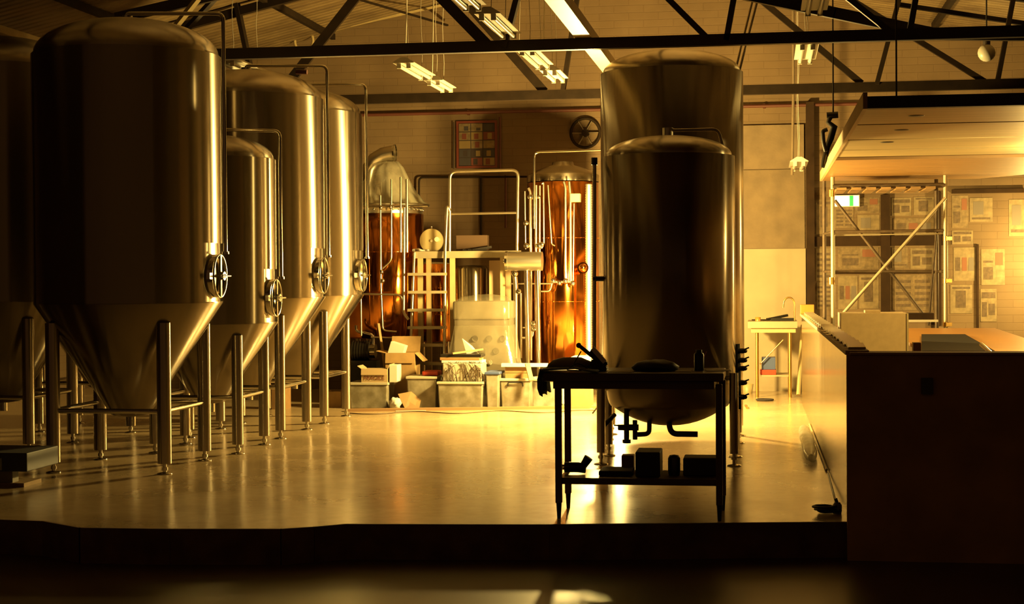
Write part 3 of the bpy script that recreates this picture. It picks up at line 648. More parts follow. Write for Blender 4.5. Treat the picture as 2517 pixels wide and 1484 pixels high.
for pts, r in PIPES2: pipe_px(pts, 19.82, r*.72, 'pipe', STEEL_P, C2)
mb = MB()
for (x, y, r) in ((1303, 484, .04), (1310, 484, .04), (1325, 484, .03), (1293, 548, .045), (1294, 604, .05), (1325, 604, .05), (1332, 600, .04), (1360, 690, .045), (1375, 695, .04), (1390, 690, .045), (1408, 696, .045), (1275, 716, .05), (1310, 795, .05), (1312, 808, .05), (1321, 790, .035), (1266, 672, .06)):
    MB().sphere(P(x, y, 19.8), r*.75, 12).build('pipe_union', STEEL_P, C2)
q = P(1414, 486, 19.8); MB().bb(q.x-.06, q.x+.06, 19.78, 19.9, q.z-.05, q.z+.05).build('junction_box', CREAM, C2)
q = P(1434, 658, 19.8); MB().cyl(q+Vector((0, -.05, 0)), q+Vector((0, .2, 0)), .07).build('inspection_port', COPPER, C2)
MB().sphere(q+Vector((0, -.04, 0)), .055).build('port_glass', COPPER, C2)
# corrugated hose standing beside kettle
a = P(1447, 452, 19.8); b = P(1447, 900, 19.8); n = 150; pts = []; rr_ = []
for k in range(n+1): pts.append(a.lerp(b, k/n)); rr_.append(.036+(.006 if k % 2 else 0))
tag(MB().tube(pts, rr_, 14).build('corrugated_hose', mat('bright_corrugated_metal', (.9, .86, .74), .4, 1)), 'bright ribbed metal hose standing between right kettle and tall tank', 'hose')
# steel drum motor in front of the pipes
a = P(1246, 642, 19.6); b = P(1333, 642, 19.6)
dm = thing('condenser_drum', (a.x, 19.6, a.z-.12), 'horizontal steel cylinder mounted left of the right kettle', 'cylinder')
MB().cyl(a, b, .115, 32).build('drum', mat('satin_drum_steel', (.60, .56, .46), .3, 1), dm)
mb = MB(); mb.cyl(a+Vector((-.015, 0, 0)), a+Vector((.015, 0, 0)), .122, 32); mb.cyl(a+Vector((-.04, 0, 0)), a, .035); mb.build('end_flange', STEEL_P, dm)
mb = MB(); mb.cyl(a.lerp(b, .55), (a.lerp(b, .55).x, 19.72, 0), .03); mb.cyl(a.lerp(b, .85), (a.lerp(b, .85).x, 19.75, 0), .03); mb.build('support', STEEL_L, dm)

# duct elbow with plastic sheet over the left kettle
cx0 = P(905, 430, 20.4)
pts = [P(905, 500, 20.4), P(902, 450, 20.4), P(908, 415, 20.4), P(922, 393, 20.4), P(942, 381, 20.4), P(968, 376, 20.4)]
du = thing('duct_elbow', (cx0.x, 20.4, 2.5), 'shiny curved steel duct elbow on top of the left copper kettle', 'duct')
MB().tube(pts, .10, 24, caps=False).build('elbow', PIPE, du)
mb = MB(); e = pts[-1]; mb.tube([e+Vector((.0, 0, 0)), e+Vector((.02, 0, .0))], .11, 24, caps=False); mb.build('collar', STEEL_P, du)
def drape(cpts, name, m, label, seed=1, nx=26, nz=20, amp=.03):
    """a sheet swept between an upper and a lower outline, given as 3D rings"""
    mb = MB(); vs = []; N_ = len(cpts[0])
    for j, ring in enumerate(cpts):
        for p in ring:
            v = noise.noise_vector(Vector(p)*5+Vector((seed, 0, 0)))*amp*1.0+noise.noise_vector(Vector(p)*16)*amp*.4; vs.append(Vector(p)+v)
    fs = [(j*N_+i, j*N_+(i+1) % N_, (j+1)*N_+(i+1) % N_, (j+1)*N_+i) for j in range(len(cpts)-1) for i in range(N_)]
    mb.add(vs, fs, True); return tag(mb.build(name, m), label, 'plastic sheet')
def ring(cx, cy, z, rx, ry, n=48, dx=0, fold=.0, ph=0):
    out = []
    for k in range(n):
        a = 2*PI*k/n; f = 1+fold*math.sin(a*9+ph)+fold*.6*math.sin(a*17+ph*2)+fold*.8*math.sin(a*3+z*6); out.append((cx+dx+rx*f*math.cos(a), cy+ry*f*math.sin(a), z))
    return out
kx = P(950, 450, 20.4).x
rings = [ring(kx, 20.4, P(950, y, 20.4).z, rx, ry, fold=fo, dx=dx) for y, rx, ry, dx, fo in ((394, .05, .05, .04, 0), (400, .14, .14, .02, .03), (415, .22, .20, 0, .05), (440, .28, .25, 0, .06), (470, .34, .3, .01, .07), (495, .42, .38, .02, .08), (502, .48, .42, .02, .08))]
drape(rings, 'plastic_sheet', WRAP2, 'crumpled clear plastic sheet draped over the left copper kettle top', 2)

# ------------------------------------------------------------------ work platform, ladder, guard rail
PY = 19.95
pl = thing('work_platform', (P(1120, 625, 19.9).x, 19.95, 0), 'raised steel work platform between the two copper kettles', 'platform')
x0, x1, zz0, zz1 = rect(1004, 1252, 620, 632, PY)
x0 = max(x0, -4.33); x1 = x1-.1
MB().bb(x0, x1+.25, PY, 20.62, zz0, zz1).build('deck', MATT, pl)
mb = MB()
for y in (19.6,): mb.bb(x0, x1+.25, PY-.03, PY, zz0-.01, zz1+.015)
mb.build('fascia', MATT, pl)
for px in (1034, 1113): a = P(px, 640, PY+.1); MB().bb(a.x-.03, a.x+.03, PY+.05, PY+.11, 0, zz0).build('leg', CREAM, pl)
for X in (x1+.18,):
    MB().bb(X-.03, X+.03, 20.54, 20.6, 0, zz0).build('leg', CREAM, pl)
MB().bb(x0+.02, x0+.08, 20.54, 20.6, 0, zz0).build('leg', CREAM, pl)
MB().bb(x1-.02, x1+.04, PY+.02, PY+.08, 0, zz0).build('leg', CREAM, pl)
MB().tube(rpath([P(1105, 632, PY), P(1106, 422, PY), P(1274, 418, PY), P(1271, 632, PY)], .09), .021, 12).build('guard_hoop', PIPE, pl)
MB().cyl(P(1108, 526, PY), P(1272, 523, PY), .017, 12).build('mid_rail', PIPE, pl)
lad = thing('ladder', (P(1052, 860, 19.6).x, 19.7, 0), 'steel ladder leaning on the left of the work platform', 'ladder')
a0 = P(1006, 632, 19.55); a1 = FP(1000, 992); b0 = P(1098, 505, 19.5); b1 = P(1093, 505, 19.5)
zl = lambda px: P(px, 900, 19.6).x
MB().cyl((zl(1003), 19.6, 0), (zl(1008), 19.9, zz1), .017).build('side_rail', PIPE, lad)
MB().tube(rpath([Vector((zl(1091), 19.6, 0)), P(1094, 620, 19.86), P(1099, 504, 19.88), P(1106, 520, 19.92)], .06), .021).build('side_rail', PIPE, lad)
for py in (673, 717, 761, 804, 847, 892, 935):
    l = P(1004, py, 19.77); r = P(1096, py, 19.77); MB().bb(l.x, r.x, 19.71, 19.84, l.z-.022, l.z+.012).build('rung', MATT, lad)
# round lid on platform
c = P(1061, 591, 20.2)
ld = thing('manway_lid', (c.x, 20.2, zz1), 'round steel lid standing upright on the work platform', 'lid')
MB().cyl((c.x, 20.18, zz1+.155), (c.x, 20.22, zz1+.155), .150, 48).build('disc', mat('dull_brassy_steel', (.58, .48, .26), .45, .8), ld)
mb = MB(); mb.cyl((c.x+.075, 20.15, zz1+.17), (c.x+.075, 20.18, zz1+.17), .03); mb.cyl((c.x+.005, 20.16, zz1+.15), (c.x+.005, 20.18, zz1+.15), .016); mb.cyl((c.x, 20.2, zz1+.30), (c.x, 20.2, zz1+.335), .01); mb.build('port', STEEL_P, ld)
# loose hose on platform
tag(MB().tube([(P(1016, 610, 20.1).x+.03*k, 20.1+.06*math.sin(k*1.3), zz1+.03+.012*math.sin(k)) for k in range(7)], .02).build('coiled_cloth', PAPER), 'small bundle of white hose at left end of the work platform', 'hose')
mb = MB()
for k in range(3):
    q = P(1160+k*12, 607, 20.3); q.z = zz1+.03; mb.bar(q+Vector((-.12, 0, 0)), q+Vector((.12, .05, .04*(k-1))), .05, .03)
tag(mb.build('dark_rags', DKCLOTH), 'dark rags lying on the work platform inside the guard rail', 'rags')
x0, x1, z0, z1 = rect(1122, 1198, 578, 612, 20.45)
tag(MB().bb(x0, x1, 20.42, 20.58, zz1+.001, z1).build('carton', mat('dim_cardboard', (.10, .05, .02), .8), bevel=.004), 'brown carton on the work platform behind the guard rail', 'box')
# steel buffer tank and brown board under the platform
x0, x1, z0, z1 = rect(1116, 1200, 636, 700, 20.3); cx = (x0+x1)/2
bt = thing('buffer_tank', (cx, 20.3, 0), 'plain steel cylinder tank under the work platform', 'tank')
MB().lathe([(.22, .15), (.22, 1.65), (.19, 1.69), (.001, 1.70)], cx, 20.3, 40, capb=True).build('shell', STEEL, bt)
mb = MB(); mb.lathe([(.222, 1.18), (.228, 1.2), (.222, 1.22)], cx, 20.3, 40); mb.build('band', STEEL_F, bt)
for k in range(3):
    a = k*2*PI/3+.5; MB().cyl((cx+.17*math.cos(a), 20.3+.17*math.sin(a), 0), (cx+.17*math.cos(a), 20.3+.17*math.sin(a), .16), .02).build('leg', STEEL_L, bt)
x0, x1, z0, z1 = rect(1203, 1252, 640, 760, 20.15)
tag(MB().bb(x0, x1+.02, 20.12, 20.16, 0, z1, tilt=('X', -.02)).build('brown_board', BROWNP), 'tall brown board standing under the platform beside the steel tank', 'board')

# plastic wrapped machine
x0, x1, z0, z1 = rect(1112, 1258, 762, 895, 19.25)
hx = thing('plate_heat_exchanger', ((x0+x1)/2, 19.45, 0), 'pale steel machine with bolt heads under clear plastic, centre back', 'machine')
BODY = mat('pale_machine_panel', (.22, .18, .11), .5, .3)
x0, x1, z0, z1 = rect(1116, 1252, 800, 900, 19.25); zt_ = P(1180, 800, 19.25).z
MB().bb(x0, x1, 19.25, 19.7, .12, zt_).build('body', BODY, hx, bevel=.01)
MB().bb(x0-.01, x1+.01, 19.23, 19.68, zt_+.072, P(1180, 740, 19.25).z).build('hood', BODY, hx, bevel=.02)
MB().bb(x0+.01, x1-.01, 19.26, 19.65, zt_, zt_+.072).build('dark_strip', mat('grey_strip', (.13, .10, .06), .5), hx)
mb = MB()
for (x, y) in ((1168, 832), (1203, 832), (1236, 832), (1186, 862), (1220, 862), (1168, 890), (1203, 890)):
    q = P(x, y, 19.25); mb.cyl(q, q+Vector((0, -.04, 0)), .024, 12); mb.cyl(q+Vector((0, -.01, 0)), q+Vector((0, -.015, 0)), .038, 16)
mb.build('bolt_heads', STEEL_P, hx)
for sx in (x0+.04, x1-.04):
    for sy in (19.255, 19.65): MB().cyl((sx, sy, 0), (sx, sy, .13), .025).build('foot', BLACK, hx)
cx = (x0+x1)/2; W2 = (x1-x0)/2
def rr_ring(z, hw, hd, fold, seed, n=64, dx=0):
    out = []
    for k in range(n):
        a = 2*PI*k/n; ca, sa = math.cos(a), math.sin(a); s = 1/max(abs(ca), abs(sa))**.75
        f = 1+fold*math.sin(a*7+seed)+fold*.5*math.sin(a*15+seed*2); out.append((cx+dx+hw*ca*s*f, 19.46+hd*sa*s*f, z))
    return out
zs_ = [P(1180, y, 19.25).z for y in (724, 730, 742, 770, 800, 840, 870, 893)]
rings = [rr_ring(z, W2*k, .29*k2, fo, sd) for z, k, k2, fo, sd in zip(zs_, (.2, .80, 1.02, 1.05, 1.04, 1.12, 1.18, 1.26), (.2, .8, 1.0, 1.05, 1.06, 1.1, 1.15, 1.2), (0, .01, .015, .025, .03, .04, .05, .06), range(8))]
drape(rings, 'plastic_cover', WRAP, 'clear plastic cover hanging over the bolted machine', 5, amp=.018)
# lumpy white paper folds poking from the cover
mb = MB(); q0, q1, q2, q3 = P(1136, 832, 18.98), P(1160, 850, 18.98), P(1196, 893, 18.96), P(1150, 880, 18.98)
mb.add([q0, q1, q2, q3, q0+Vector((0, .02, 0)), q1+Vector((0, .02, 0)), q2+Vector((0, .02, 0)), q3+Vector((0, .02, 0))], [(0, 1, 2, 3), (7, 6, 5, 4), (0, 1, 5, 4), (1, 2, 6, 5), (2, 3, 7, 6), (3, 0, 4, 7)])
tag(mb.build('paper_sheet', PAPER), 'bright white paper sheet folded at the left foot of the wrapped machine', 'paper')

# ------------------------------------------------------------------ boxes, totes and clutter at the back
def tote(px0, px1, py0, py1, Y, dep, label, z0=None, lidm=TOTEL, handle=False, lid=True):
    x0, x1, za, zb = rect(px0, px1, py0, py1, Y); z0 = za if z0 is None else z0
    t = thing('storage_tote', ((x0+x1)/2, Y+dep/2, z0), label, 'storage box'); tp = .014
    mb = MB(); mb.hexa([(x0+tp, Y+tp, z0), (x1-tp, Y+tp, z0), (x1-tp, Y+dep-tp, z0), (x0+tp, Y+dep-tp, z0), (x0, Y, zb-.03), (x1, Y, zb-.03), (x1, Y+dep, zb-.03), (x0, Y+dep, zb-.03)])
    mb.build('bin', TOTE, t, bevel=.012)
    if lid: MB().bb(x0-.012, x1+.012, Y-.012, Y+dep+.012, zb-.03, zb).build('lid', lidm, t, bevel=.006)
    if handle:
        xm = (x0+x1)/2; MB().tube(rpath([(xm-.09, Y-.005, zb-.09), (xm-.085, Y-.02, zb-.045), (xm+.085, Y-.02, zb-.045), (xm+.09, Y-.005, zb-.09)], .02), .008).build('handle', BLACK, t)
    return t, (x0, x1, z0, zb)
def carton(px0, px1, py0, py1, Y, dep, label, z0=None, flaps=(), m=CARD, name='cardboard_box', rot=0):
    x0, x1, za, zb = rect(px0, px1, py0, py1, Y); z0 = za if z0 is None else z0; w = .006
    t = thing(name, ((x0+x1)/2, Y+dep/2, z0), label, 'box')
    mb = MB(); mb.bb(x0, x1, Y, Y+w, z0, zb); mb.bb(x0, x1, Y+dep-w, Y+dep, z0, zb); mb.bb(x0, x0+w, Y+w, Y+dep-w, z0, zb); mb.bb(x1-w, x1, Y+w, Y+dep-w, z0, zb); mb.bb(x0+w, x1-w, Y+w, Y+dep-w, z0, z0+w)
    mb.build('body', m, t)
    for fl in flaps:
        s, ang, ln = fl[0], math.radians(fl[1]), fl[2]; mb = MB(); cz, sz_ = math.cos(ang)*ln, math.sin(ang)*ln
        if s == 'L': mb.add([(x0, Y, zb), (x0, Y+dep, zb), (x0-cz, Y+dep, zb+sz_), (x0-cz, Y, zb+sz_), (x0+.004, Y, zb+.005), (x0+.004, Y+dep, zb+.005), (x0-cz+.004, Y+dep, zb+sz_+.005), (x0-cz+.004, Y, zb+sz_+.005)], [(0, 1, 2, 3), (4, 5, 6, 7), (2, 3, 7, 6), (0, 3, 7, 4), (1, 2, 6, 5)])
        if s == 'R': mb.add([(x1, Y, zb), (x1, Y+dep, zb), (x1+cz, Y+dep, zb+sz_), (x1+cz, Y, zb+sz_), (x1-.004, Y, zb+.005), (x1-.004, Y+dep, zb+.005), (x1+cz-.004, Y+dep, zb+sz_+.005), (x1+cz-.004, Y, zb+sz_+.005)], [(0, 1, 2, 3), (4, 5, 6, 7), (2, 3, 7, 6), (0, 3, 7, 4), (1, 2, 6, 5)])
        if s == 'F': mb.add([(x0, Y, zb), (x1, Y, zb), (x1, Y-cz, zb+sz_), (x0, Y-cz, zb+sz_), (x0, Y+.004, zb+.005), (x1, Y+.004, zb+.005), (x1, Y-cz+.004, zb+sz_+.005), (x0, Y-cz+.004, zb+sz_+.005)], [(0, 1, 2, 3), (4, 5, 6, 7), (2, 3, 7, 6), (0, 3, 7, 4), (1, 2, 6, 5)])
        if s == 'B': mb.add([(x0, Y+dep, zb), (x1, Y+dep, zb), (x1, Y+dep+cz, zb+sz_), (x0, Y+dep+cz, zb+sz_), (x0, Y+dep-.004, zb+.005), (x1, Y+dep-.004, zb+.005), (x1, Y+dep+cz-.004, zb+sz_+.005), (x0, Y+dep+cz-.004, zb+sz_+.005)], [(0, 1, 2, 3), (4, 5, 6, 7), (2, 3, 7, 6), (0, 3, 7, 4), (1, 2, 6, 5)])
        mb.build('flap', m, t)
    return t, (x0, x1, z0, zb)
YF = 18.75
t1, b1_ = tote(858, 952, 940, 1006, YF, .40, 'large milky plastic storage tote below the FRAGILE box', z0=0)
t2, b2_ = carton(888, 952, 907, 940, YF+.03, .26, 'small open cardboard box printed FRAGILE in red letters', z0=b1_[3], flaps=(('F', -75, .07), ('L', 35, .06), ('R', 60, .06)), m=mat('fragile_card', (.55, .40, .22), .75))
text_mesh('FRAGILE', .068, 'fragile_print', PRED, t2, ((b2_[0]+b2_[1])/2, YF+.026, b2_[2]+.05), (PI/2, 0, 0))
x0, x1, z0, z1 = rect(957, 976, 897, 942, YF+.05)
tag(MB().bb(x0, x1, YF+.05, YF+.28, b1_[3], z1).build('white_carton', PAPER, bevel=.004), 'narrow white carton on the tote right of the FRAGILE box', 'box')
t3, b3_ = carton(948, 1020, 868, 1000, 19.2, .3, 'tall open cardboard box behind the FRAGILE box', z0=0, flaps=(('B', 70, .2), ('R', -45, .14), ('F', -80, .12), ('L', 12, .12)), m=CARD2)
x0, x1, z0, z1 = rect(955, 992, 843, 866, 19.3)
tag(MB().bb(x0, x1, 19.27, 19.42, b3_[3]-.1, z1, tilt=('Y', .3)).build('foam_block', PAPER, bevel=.005), 'white foam block sticking out of the tall open box', 'foam')
tag(MB().bar(P(930, 795, 19.75), Vector((P(958, 905, 19.5).x, 19.5, .015)), .03, .02).build('timber_stick', CARD2), 'thin wooden stick standing up behind the tall open box', 'stick')
t5, b5_ = tote(1000, 1072, 925, 1000, 18.78, .38, 'wide milky tote with overhanging lid in the middle of the clutter', z0=0)
x0, x1, z0, z1 = rect(1038, 1078, 911, 925, 18.9)
tag(MB().bb(x0, x1, 18.86, 19.1, b5_[3], b5_[3]+.06).build('red_case', RED, bevel=.02), 'flat red plastic case lying on the wide tote lid', 'case')
t6, b6_ = tote(1076, 1186, 938, 1004, YF-.05, .40, 'milky tote at front centre carrying the white wire-strewn box', z0=0)
x0, x1, z0, z1 = rect(1088, 1184, 893, 938, YF)
tag(MB().bb(x0, x1, YF, YF+.34, b6_[3], z1).build('white_box', TOTEL, bevel=.012), 'white box with tangled wires hanging down its front', 'box')
# wires: tangled loops down the front
rw = random.Random(5); zt3 = z1
for k in range(7):
    s = rw.uniform(x0+.05, x1-.1); pts = [Vector((s, YF-.012, zt3+.02))]
    for j in range(9):
        pts.append(Vector((max(x0-.03, min(x1+.03, pts[-1].x+rw.uniform(-.07, .08))), YF-.012-.01*(j % 2), zt3-.02-rw.uniform(0, .26))))
    pts.append(Vector((s+.1, YF+.02, zt3+.02)))
    tag(MB().tube(rpath(pts, .04, 4), .0035, 6).build('loose_wire', mat('wire_brown', (.10, .06, .03), .6) if k == 0 else MATS['wire_brown']), 'thin dark wire tangled over the white box at centre back', 'wire', 'tangled wires on the white box')
# cable / board heap on top
hz = [(1082, 1182, 872, 882, BLACKM, 'dark flat board at the top of the heap on the white box'), (1080, 1178, 883, 889, CARD, 'thin brown board under the dark board on the heap'), (1084, 1184, 889, 894, PAPER, 'pale folded sheet at the bottom of heap on the white box')]
zc_ = zt3+.004
for a, b, c, d, m_, lb in hz[::-1]:
    xx0, xx1, _, _ = rect(a, b, c, d, YF); h = .03 if m_ == PAPER else .035
    tag(MB().bb(xx0, xx1, YF+.02, YF+.3, zc_, zc_+h).build('flat_board', m_, bevel=.005), lb, 'board'); zc_ += h+.001
tag(MB().bar(Vector((x0+.12, YF+.0, zc_+.01)), Vector((x1-.02, YF+.2, zc_+.05)), .03, .02).build('timber_stick', CARD2), 'wooden stick lying across the heap on the white box', 'stick')
t7, b7_ = tote(1194, 1226, 914, 996, 18.74, .36, 'tall grey tote with a blue lid, behind the front centre tote', z0=0, lidm=BLUE)
t8, b8_ = tote(1230, 1304, 930, 998, YF+.1, .36, 'milky tote with black handle, below the small orange carton', z0=0, handle=True)
t9, b9_ = carton(1242, 1298, 903, 930, YF+.14, .25, 'small orange-brown carton with open flap on handled tote', z0=b8_[3], flaps=(('F', -85, .06), ('L', 20, .05)), m=CARD)
tag(MB().bb(*[P(1232, 893, YF+.1).x, P(1345, 893, YF+.1).x], YF+.10, YF+.18, b9_[3]+.01, b9_[3]+.05).build('white_plank', PAPER), 'long white plank lying across the small carton', 'plank')
tag(MB().bar(P(1296, 893, YF+.05), P(1306, 935, YF-.03), .06, .015).build('yellow_slat', CARD2), 'yellow slat leaning down from white plank', 'plank')
t10, b10_ = tote(1306, 1372, 930, 994, 19.1, .4, 'cream tote between handled tote and the workbench legs', z0=0)
x0, x1, z0, z1 = rect(1380, 1446, 876, 1000, 19.45)
tag(MB().prismy([(x0, 0), (x1, 0), (x1, z1), (x0+.12, z1), (x0, z1-.10)], 19.45, 19.8).build('white_sack', PAPER, bevel=.02), 'pale box with sloping corner behind the left end of workbench', 'box')
t11, b11_ = carton(1402, 1452, 945, 998, 18.95, .3, 'light carton seen between the left legs of workbench', z0=0, m=CARD2)
# torn cardboard and papers on the floor
mb = MB(); q = [P(978, 968, 18.72), P(1010, 962, 18.78), P(1035, 980, 18.8), P(1030, 1003, 18.7), P(995, 1003, 18.66)]
for s in q: s.z = max(s.z, .004)
mb.add(q+[s+Vector((0, .012, 0)) for s in q], [(0, 1, 2, 3, 4), (9, 8, 7, 6, 5)]+[(i, (i+1) % 5, 5+(i+1) % 5, 5+i) for i in range(5)])
tag(mb.build('torn_cardboard', CARD), 'torn curved piece of cardboard leaning at foot of the wide tote', 'cardboard')
def flake(px, py, w, d, rot, m_, label, z=.002, h=.004, name='paper_scrap'):
    p = FP(px, py); tag(MB().bb(p.x-w/2, p.x+w/2, p.y-d/2, p.y+d/2, z, z+h, rot=rot).build(name, m_), label, 'paper')
flake(1010, 1009, .35, .14, .2, PAPER, 'white paper scrap on floor before the torn cardboard')
flake(1355, 1003, .3, .2, .4, PAPER, 'white paper scrap on floor left of the workbench legs')
flake(1440, 1002, .25, .2, -.3, PAPER, 'white paper scrap on floor behind workbench legs')
# timber batten and hose on the floor in front of the clutter
a = FP(850, 1011); b = FP(1470, 1003)
tag(MB().bar(a+Vector((0, 0, .015)), b+Vector((0, 0, .015)), .10, .03).build('floor_batten', mat('batten_wood', (.36, .2, .08), .7)), 'long flat wooden batten on floor along the row of totes', 'timber')
pts = [FP(860+k*30, 1015+3*math.sin(k*.9)-k*.25, .008) for k in range(21)]
tag(MB().tube(rpath(pts, .1, 3), .006, 6).build('floor_cable', mat('cable_brown', (.12, .07, .03), .6)), 'thin wavy cable on floor in front of the batten', 'cable')
mb = MB().sphere((0, 0, 0), .07, 18)
for v in mb.v: v += noise.noise_vector(v*25)*.03; v += Vector((P(975, 962, YF).x, YF-.09, .07)); v.z = max(v.z, .003)
tag(mb.build('white_rag', PAPER), 'crumpled white rag between first tote and torn cardboard', 'rag')
# pump under left kettle
c = P(895, 862, 19.9)
pu = thing('pump', (c.x, 19.9, 0), 'dark pump with pipes under the left copper kettle', 'pump')
MB().cyl((c.x-.15, 19.9, c.z), (c.x+.08, 19.9, c.z), .12, 24).build('motor', BLACKM, pu); MB().cyl((c.x+.08, 19.9, c.z), (c.x+.15, 19.9, c.z), .09, 24).build('pump_head', STEEL_P, pu)
MB().bb(c.x-.18, c.x+.18, 19.8, 20.0, 0, c.z-.12).build('base', BLACKM, pu); MB().tube(rpath([(c.x+.12, 19.9, c.z), (c.x+.12, 19.9, c.z+.2), (c.x-.1, 19.9, c.z+.25), (c.x-.1, 19.9, c.z+.32)], .04), .02).build('pipe', STEEL_P, pu)
mb = MB()
for k in range(6): mb.cyl((c.x-.14+.035*k, 19.9, c.z), (c.x-.13+.035*k, 19.9, c.z), .128, 24)
mb.build('cooling_fins', BLACKM, pu)
# small carton behind rear fermenter legs
carton(800, 838, 962, 992, 18.9, .25, 'small yellow carton seen between rear fermenter legs', z0=0, m=CARD2)
carton(668, 700, 955, 1000, 18.6, .25, 'dim carton between the legs of the third fermenter', z0=0, m=CARD)

# timber blocks bottom left
a = FP(-30, 1195); b = FP(72, 1188)
bk = thing('timber_block_stack', (a.x+.1, a.y, 0), 'dark crate on two timber blocks at bottom left edge', 'crate')
MB().bb(a.x-.1, a.x+.30, a.y-.02, a.y+.28, 0, .03).build('plank', CARD2, bk)
MB().bb(a.x, a.x+.20, a.y, a.y+.10, .03, .12).build('block', mat('grey_timber', (.30, .26, .18), .7), bk)
MB().bb(a.x-.15, a.x+.34, a.y-.05, a.y+.5, .12, .26).build('crate_body', mat('grey_blue_crate', (.05, .045, .045), .6), bk, bevel=.006)
MB().bb(a.x+.0, a.x+.14, a.y-.056, a.y-.05, .13, .22).build('label_patch', mat('label_grey', (.42, .42, .34), .7), bk)

# ------------------------------------------------------------------ front workbench
wb = thing('workbench', (-.8, 10.6, 0), 'dark steel workbench with shelf in front of the serving tanks', 'table')
x0, x1, z0, z1 = rect(1336, 1818, 916, 937, 10.35); WT = z1
WBM = mat('dark_bench_top', (.16, .095, .05), .38, .2, var=.3, vscale=5); WLEG = mat('dark_bench_leg', (.17, .10, .055), .45, .2)
mb = MB(); mb.bb(x0, x1-.1, 10.32, 10.92, z0, z1); mb.build('tabletop', WBM, wb, bevel=.006)
MB().bb(x0+.06, x1-.16, 10.36, 10.88, z0-.05, z0).build('apron', WLEG, wb)
lx0, lx1 = P(1374, 1100, 10.42).x, P(1768, 1100, 10.42).x
for (x, y) in ((lx0, 10.40), (lx0+.005, 10.86), (lx1, 10.40), (lx1+.01, 10.86)):
    lg = MB().bb(x-.021, x+.021, y-.021, y+.021, .10, z0-.02).build('leg', WLEG, wb, bevel=.004)
    MB().lathe([(.012, 0), (.018, .10)], x, y, 12, True, True).build('foot', BLACKM, lg)
_, _, s0, s1 = rect(1380, 1780, 1176, 1192, 10.4)
MB().bb(lx0, lx1, 10.40, 10.86, s0, s1).build('shelf', WBM, wb)
# cloth at left end
mb = MB(); vs = []; nx, ny = 14, 10; xa, xb = P(1330, 920, 10.3).x, P(1372, 920, 10.3).x
prof = [(xb+.25, WT+.006), (xb+.1, WT+.02), (xa+.06, WT+.018), (xa-.012, WT+.012), (xa-.02, WT-.04), (xa-.018, WT-.10), (xa-.01, WT-.14)]
for j, (x, z) in enumerate(prof):
    for i in range(ny): y = 10.30+.5*i/(ny-1); vs.append((x+.008*math.sin(i*1.7+j), y, z+(.012*abs(math.sin(i*1.3+j)) if j < 4 else -.02*abs(math.sin(i*.9)))))
mb.add(vs, [(j*ny+i, j*ny+i+1, (j+1)*ny+i+1, (j+1)*ny+i) for j in range(len(prof)-1) for i in range(ny-1)], True)
cl = mb.build('dust_cloth', DKCLOTH); tag(cl, 'dark cloth hanging over the left end of workbench', 'cloth'); sm_ = cl.modifiers.new('s', 'SOLIDIFY'); sm_.thickness = .005
mb = MB()
mb.lathe([(.001, 0), (.16, 0), (.155, .02), (.12, .045), (.06, .06), (.001, .064)], 0, 0, 24)
for v in mb.v: v.y *= .6; v += Vector((P(1405, 900, 10.6).x, 10.6, WT+.02))+noise.noise_vector(v*14)*.012
tag(mb.build('crumpled_sheet', mat('grey_sheet', (.24, .18, .11), .8)), 'crumpled pale sheet lying on left part of workbench', 'cloth')
# pipe cutter / clamp tool
c = P(1470, 890, 10.55)
tl = thing('bench_vice', (c.x, 10.55, WT), 'dark bench vice with a slanted handle on the workbench', 'vice')
MB().bb(c.x-.05, c.x+.06, 10.5, 10.6, WT, WT+.03).build('base', BLACKM, tl, bevel=.006)
mb = MB(); mb.bar((c.x+.05, 10.55, WT+.03), (c.x-.05, 10.55, WT+.13), .05, .05); mb.bar((c.x-.05, 10.55, WT+.05), (c.x+.02, 10.55, WT+.02), .06, .06); mb.build('jaw', BLACKM, tl, bevel=.006)
MB().cyl((c.x-.04, 10.53, WT+.10), (c.x-.115, 10.5, WT+.165), .013).build('handle', BLACKM, tl); MB().sphere((c.x-.12, 10.5, WT+.168), .018).build('handle_end', BLACKM, tl)
MB().bar((c.x-.03, 10.5, WT+.15), (c.x+.05, 10.5, WT+.06), .02, .03).build('pale_plate', STEEL_F, tl)
tag(MB().tube(rpath([(c.x-.04, 10.45, WT+.01), (c.x-.12, 10.45, WT+.06), (c.x-.20, 10.42, WT+.012), (c.x-.08, 10.4, WT+.01), (c.x-.16, 10.46, WT+.03), (c.x-.105, 10.5, WT+.13)], .03), .0045, 6).build('bench_cable', BLACK), 'thin black cable looping between vice and cloth', 'cable')
mb = MB(); mb.lathe([(.001, 0), (.14, 0), (.15, .02), (.12, .05), (.05, .065), (.001, .068)], 0, 0, 28)
cc = P(1610, 900, 10.55)
for v in mb.v: v.y *= .7; v += Vector((cc.x, 10.55, WT+.002)); nn = noise.noise_vector(v*12)*.018; nn.z = abs(nn.z); v += nn
tag(mb.build('black_bag', BLACK), 'crumpled black bag on the middle of the workbench', 'bag')
cc = P(1718, 890, 10.6)
cn = thing('spray_can', (cc.x, 10.6, WT), 'dark can standing near right end of the workbench', 'can')
MB().lathe([(.032, 0), (.032, .105), (.026, .115)], cc.x, 10.6, 24, True, True, zoff=WT).build('body', BLACKM, cn); MB().lathe([(.02, .115), (.02, .135), (.001, .137)], cc.x, 10.6, 16, zoff=WT).build('cap', BLACK, cn)
MB().bar((cc.x+.034, 10.59, WT+.09), (cc.x+.05, 10.59, WT+.125), .01, .006).build('nozzle', RED, cn)
